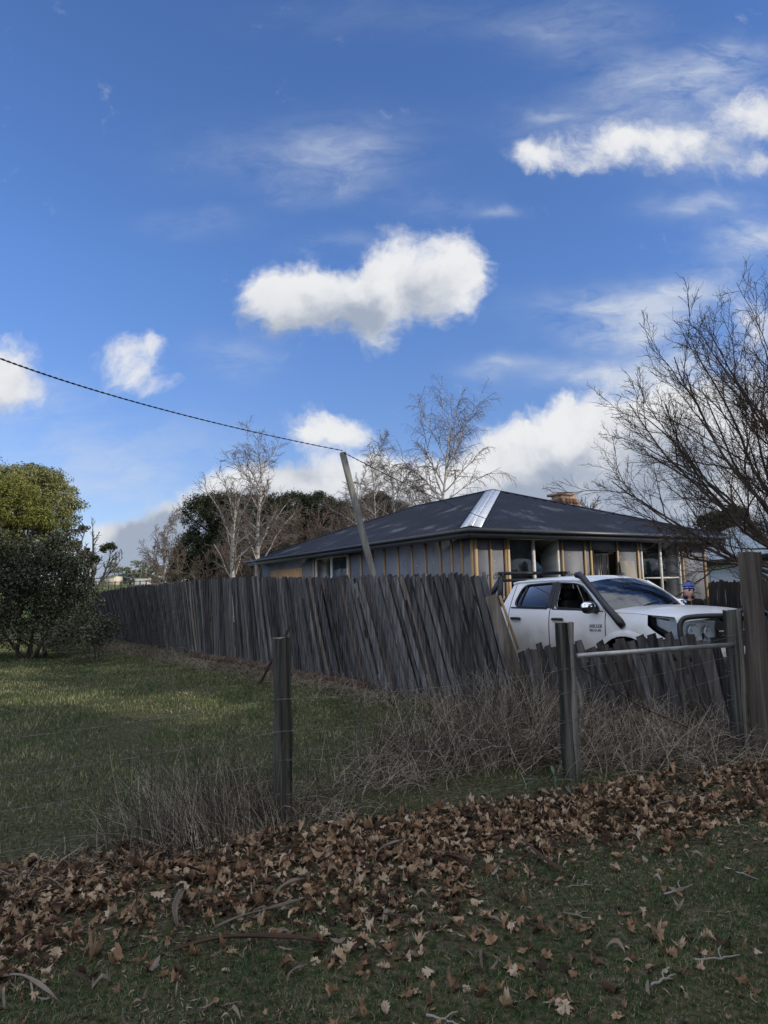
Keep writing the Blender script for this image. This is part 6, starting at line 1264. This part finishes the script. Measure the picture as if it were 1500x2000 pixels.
# head: shaped ellipsoid with brow, sockets, nose, lips, chin; turned towards the camera
hd = MB(); U_, V_ = 40, 32; P_ = []
for i in range(U_+1):
    a = 2*PI*i/U_; row = []
    for j in range(V_+1):
        b = PI*j/V_; x_, y_, z_ = math.sin(b)*math.sin(a), -math.sin(b)*math.cos(a), math.cos(b)
        w_ = .078*(1-.28*max(0, -z_)**1.5); X_ = x_*w_; Y_ = y_*(.098 if y_ > 0 else .090)*(1-.12*max(0, -z_)); Z_ = z_*.118
        if y_ < 0:
            fx, fz = X_, Z_; gs = lambda cx, cz, sx, sz: math.exp(-((fx-cx)/sx)**2-((fz-cz)/sz)**2)
            Y_ -= .024*gs(0, -.022, .011, .020)+.012*gs(0, .008, .008, .022)+.008*gs(0, -.062, .022, .006)+.007*gs(0, -.073, .018, .006)+.012*gs(0, -.100, .022, .012)+.006*gs(.032, .030, .02, .007)+.006*gs(-.032, .030, .02, .007)
            Y_ += .011*gs(.031, .010, .014, .010)+.011*gs(-.031, .010, .014, .010)+.004*gs(0, -.067, .026, .0022)
        row.append((X_*k_, Y_*k_, Z_*k_))
    P_.append(row)
hd.grid(np.array(P_)); 
for sg in (-1, 1): hd.lathe([(0, -.004), (.012*k_, -.008), (.022*k_, 0), (.016*k_, .01), (0, .004)], (.078*sg*k_, .012*k_, -.01*k_), 'x', 12)
head = hd.build('head', MT['skin'], pr_, smooth=True); head.location = (0, -.045*k_, 1.572*k_); head.rotation_euler = (rad(4), rad(6), rad(14)); head.scale = (1.10, 1.10, 1.10)
MT['eye'] = mat('eye', [(.3, (.02, .02, .025)), (.7, (.04, .035, .035))], (9, 9, 9), 2, .2); MT['lip'] = mat('lip', [(.3, (.33, .12, .10)), (.7, (.42, .17, .14))], (9, 9, 9), 2, .5); MT['hair'] = mat('brown_hair', [(.3, (.06, .035, .02)), (.7, (.12, .075, .045))], (40, 40, 9), 3, .6)
for sg in (-1, 1):
    e_ = MB(); e_.lathe([(0, -.0145), (.010, -.011), (.0145, 0), (.010, .011), (0, .0145)], (.031*sg*k_, -.074*k_, .010*k_), 'y', 12); e_.build('eye', MT['eye'], head, smooth=True)
    eb = MB(); eb.tubes(np.array([(.014*sg, -.094, .026), (.031*sg, -.092, .031), (.048*sg, -.080, .026)])*k_, np.array([.003, .0045, .003]), 5); eb.build('eyebrow', MT['hair'], head, smooth=True)
lm = MB(); lm.tubes(np.array([(-.021, -.083, -.066), (-.008, -.095, -.064), (0, -.097, -.066), (.008, -.095, -.064), (.021, -.083, -.066)])*k_, np.array([.001, .0035, .0035, .0035, .001]), 6); lm.build('mouth', MT['lip'], head, smooth=True)
# beanie: ribbed, folded cuff with pale marks, thin pale stripes
MT['blue_knit'] = mat('blue_knit', [(.3, (.008, .022, .17)), (.7, (.014, .040, .27))], (60, 60, 60), 4, .95, .5, .1); MT['white_knit'] = mat('pale_knit', [(.3, (.42, .48, .62)), (.7, (.55, .60, .72))], (60, 60, 60), 4, .95)
bn = MB(); prof = [(.093, -.012), (.098, -.004), (.099, .030), (.096, .038), (.091, .040), (.092, .055), (.088, .078), (.076, .100), (.055, .116), (.028, .126), (.004, .129)]
n_ = 72; P_ = []
for i in range(n_+1):
    a = 2*PI*i/n_; rb = 1+.008*math.cos(a*24); P_.append([(r_*rb*.90*math.sin(a)*k_, -r_*rb*1.02*math.cos(a)*k_, h_*k_) for r_, h_ in prof])
P_ = np.array(P_); bo = bn.grid(P_).build('beanie', MT['blue_knit'], head, smooth=True); bo.location = (0, .006*k_, .026*k_); bo.rotation_euler = (rad(-12), 0, 0)
for z0_, r_ in ((.052, .0925), (.070, .0905), (.090, .083)):
    th = np.linspace(0, 2*PI, 49); MB().tubes(np.stack([r_*.905*np.sin(th), -r_*1.03*np.cos(th), th*0+z0_], -1)*k_, np.full(49, .0030), 6).build('stripe', MT['white_knit'], bo, smooth=True)
mk = MB()
for i in range(26):
    a = 2*PI*i/26; c = np.array([.0995*.905*math.sin(a), -.0995*1.03*math.cos(a), .014])*k_; s_ = [.010, .006, .010, .008][i % 4]; mk.box(c, (s_, .004, .016 if i % 3 else .009), Rz(a))
mk.build('knit_pattern', MT['white_knit'], bo); MB().lathe([(0, -.012), (.012, -.008), (.016, 0), (.012, .009), (0, .013)], (0, 0, .136*k_), 'z', 12).build('bobble', MT['blue_knit'], bo, smooth=True)
# jacket, trousers, boots
MT['jacket'] = mat('dark_jacket', [(.3, (.010, .009, .010)), (.7, (.022, .020, .020))], (18, 18, 18), 5, .85, .5, .2); MT['trouser'] = mat('dark_trousers', [(.3, (.02, .022, .03)), (.7, (.035, .04, .05))], (18, 18, 18), 5, .9); MT['zip'] = mat('brass_zip', [(.3, (.30, .22, .10)), (.7, (.4, .3, .15))], (9, 9, 9), 2, .4, metal=.6)
vs = [(0, 0, .84), (0, 0, 1.05), (0, .01, 1.22), (0, .01, 1.38), (0, .0, 1.445)]; rr = [(.165, .125), (.155, .115), (.18, .13), (.15, .11), (.085, .082)]; ed = [(i, i+1) for i in range(4)]
for sg in (-1, 1): b = len(vs); vs += [(.185*sg, .01, 1.375), (.240*sg, .02, 1.10), (.24*sg, -.03, .85)]; rr += [.075, .065, .05]; ed += [(3, b), (b, b+1), (b+1, b+2)]
jk = skinbody('jacket', vs, ed, rr, 0, MT['jacket'], pr_)
cl = MB(); th = np.linspace(rad(28), rad(332), 30)
P_ = np.array([[( .078*math.sin(t)*k_, -.080*math.cos(t)*k_, 1.425*k_), (.080*math.sin(t)*k_, -.088*math.cos(t)*k_-.004, 1.472*k_+.008*math.cos(t)), (.100*math.sin(t)*k_, -.112*math.cos(t)*k_-.01, (1.438+.012*abs(math.sin(t)))*k_)] for t in th]); o = cl.grid(P_).build('collar', MT['jacket'], jk, smooth=True); m_ = o.modifiers.new('t', 'SOLIDIFY'); m_.thickness = .006
MB().tubes(np.array([(.01, -.088, 1.42), (.012, -.118, 1.33), (.012, -.132, 1.20), (.01, -.125, .95)])*k_, np.full(4, .004), 6).build('zip', MT['zip'], jk)
vs = [(0, 0, .90)]; rr = [(.15, .115)]; ed = []
for sg in (-1, 1): b = len(vs); vs += [(.09*sg, 0, .82), (.10*sg, -.01, .48), (.105*sg, .015, .09)]; rr += [.10, .075, .065]; ed += [(0, b), (b, b+1), (b+1, b+2)]
skinbody('trousers', vs, ed, rr, 0, MT['trouser'], pr_)
for sg in (-1, 1): skinbody('boot', [(.105*sg, .03, .10), (.105*sg, .02, .045), (.11*sg, -.07, .045), (.112*sg, -.15, .035)], [(0, 1), (1, 2), (2, 3)], [.055, .055, .05, .038], 1, MT['rubber'], pr_, 1)
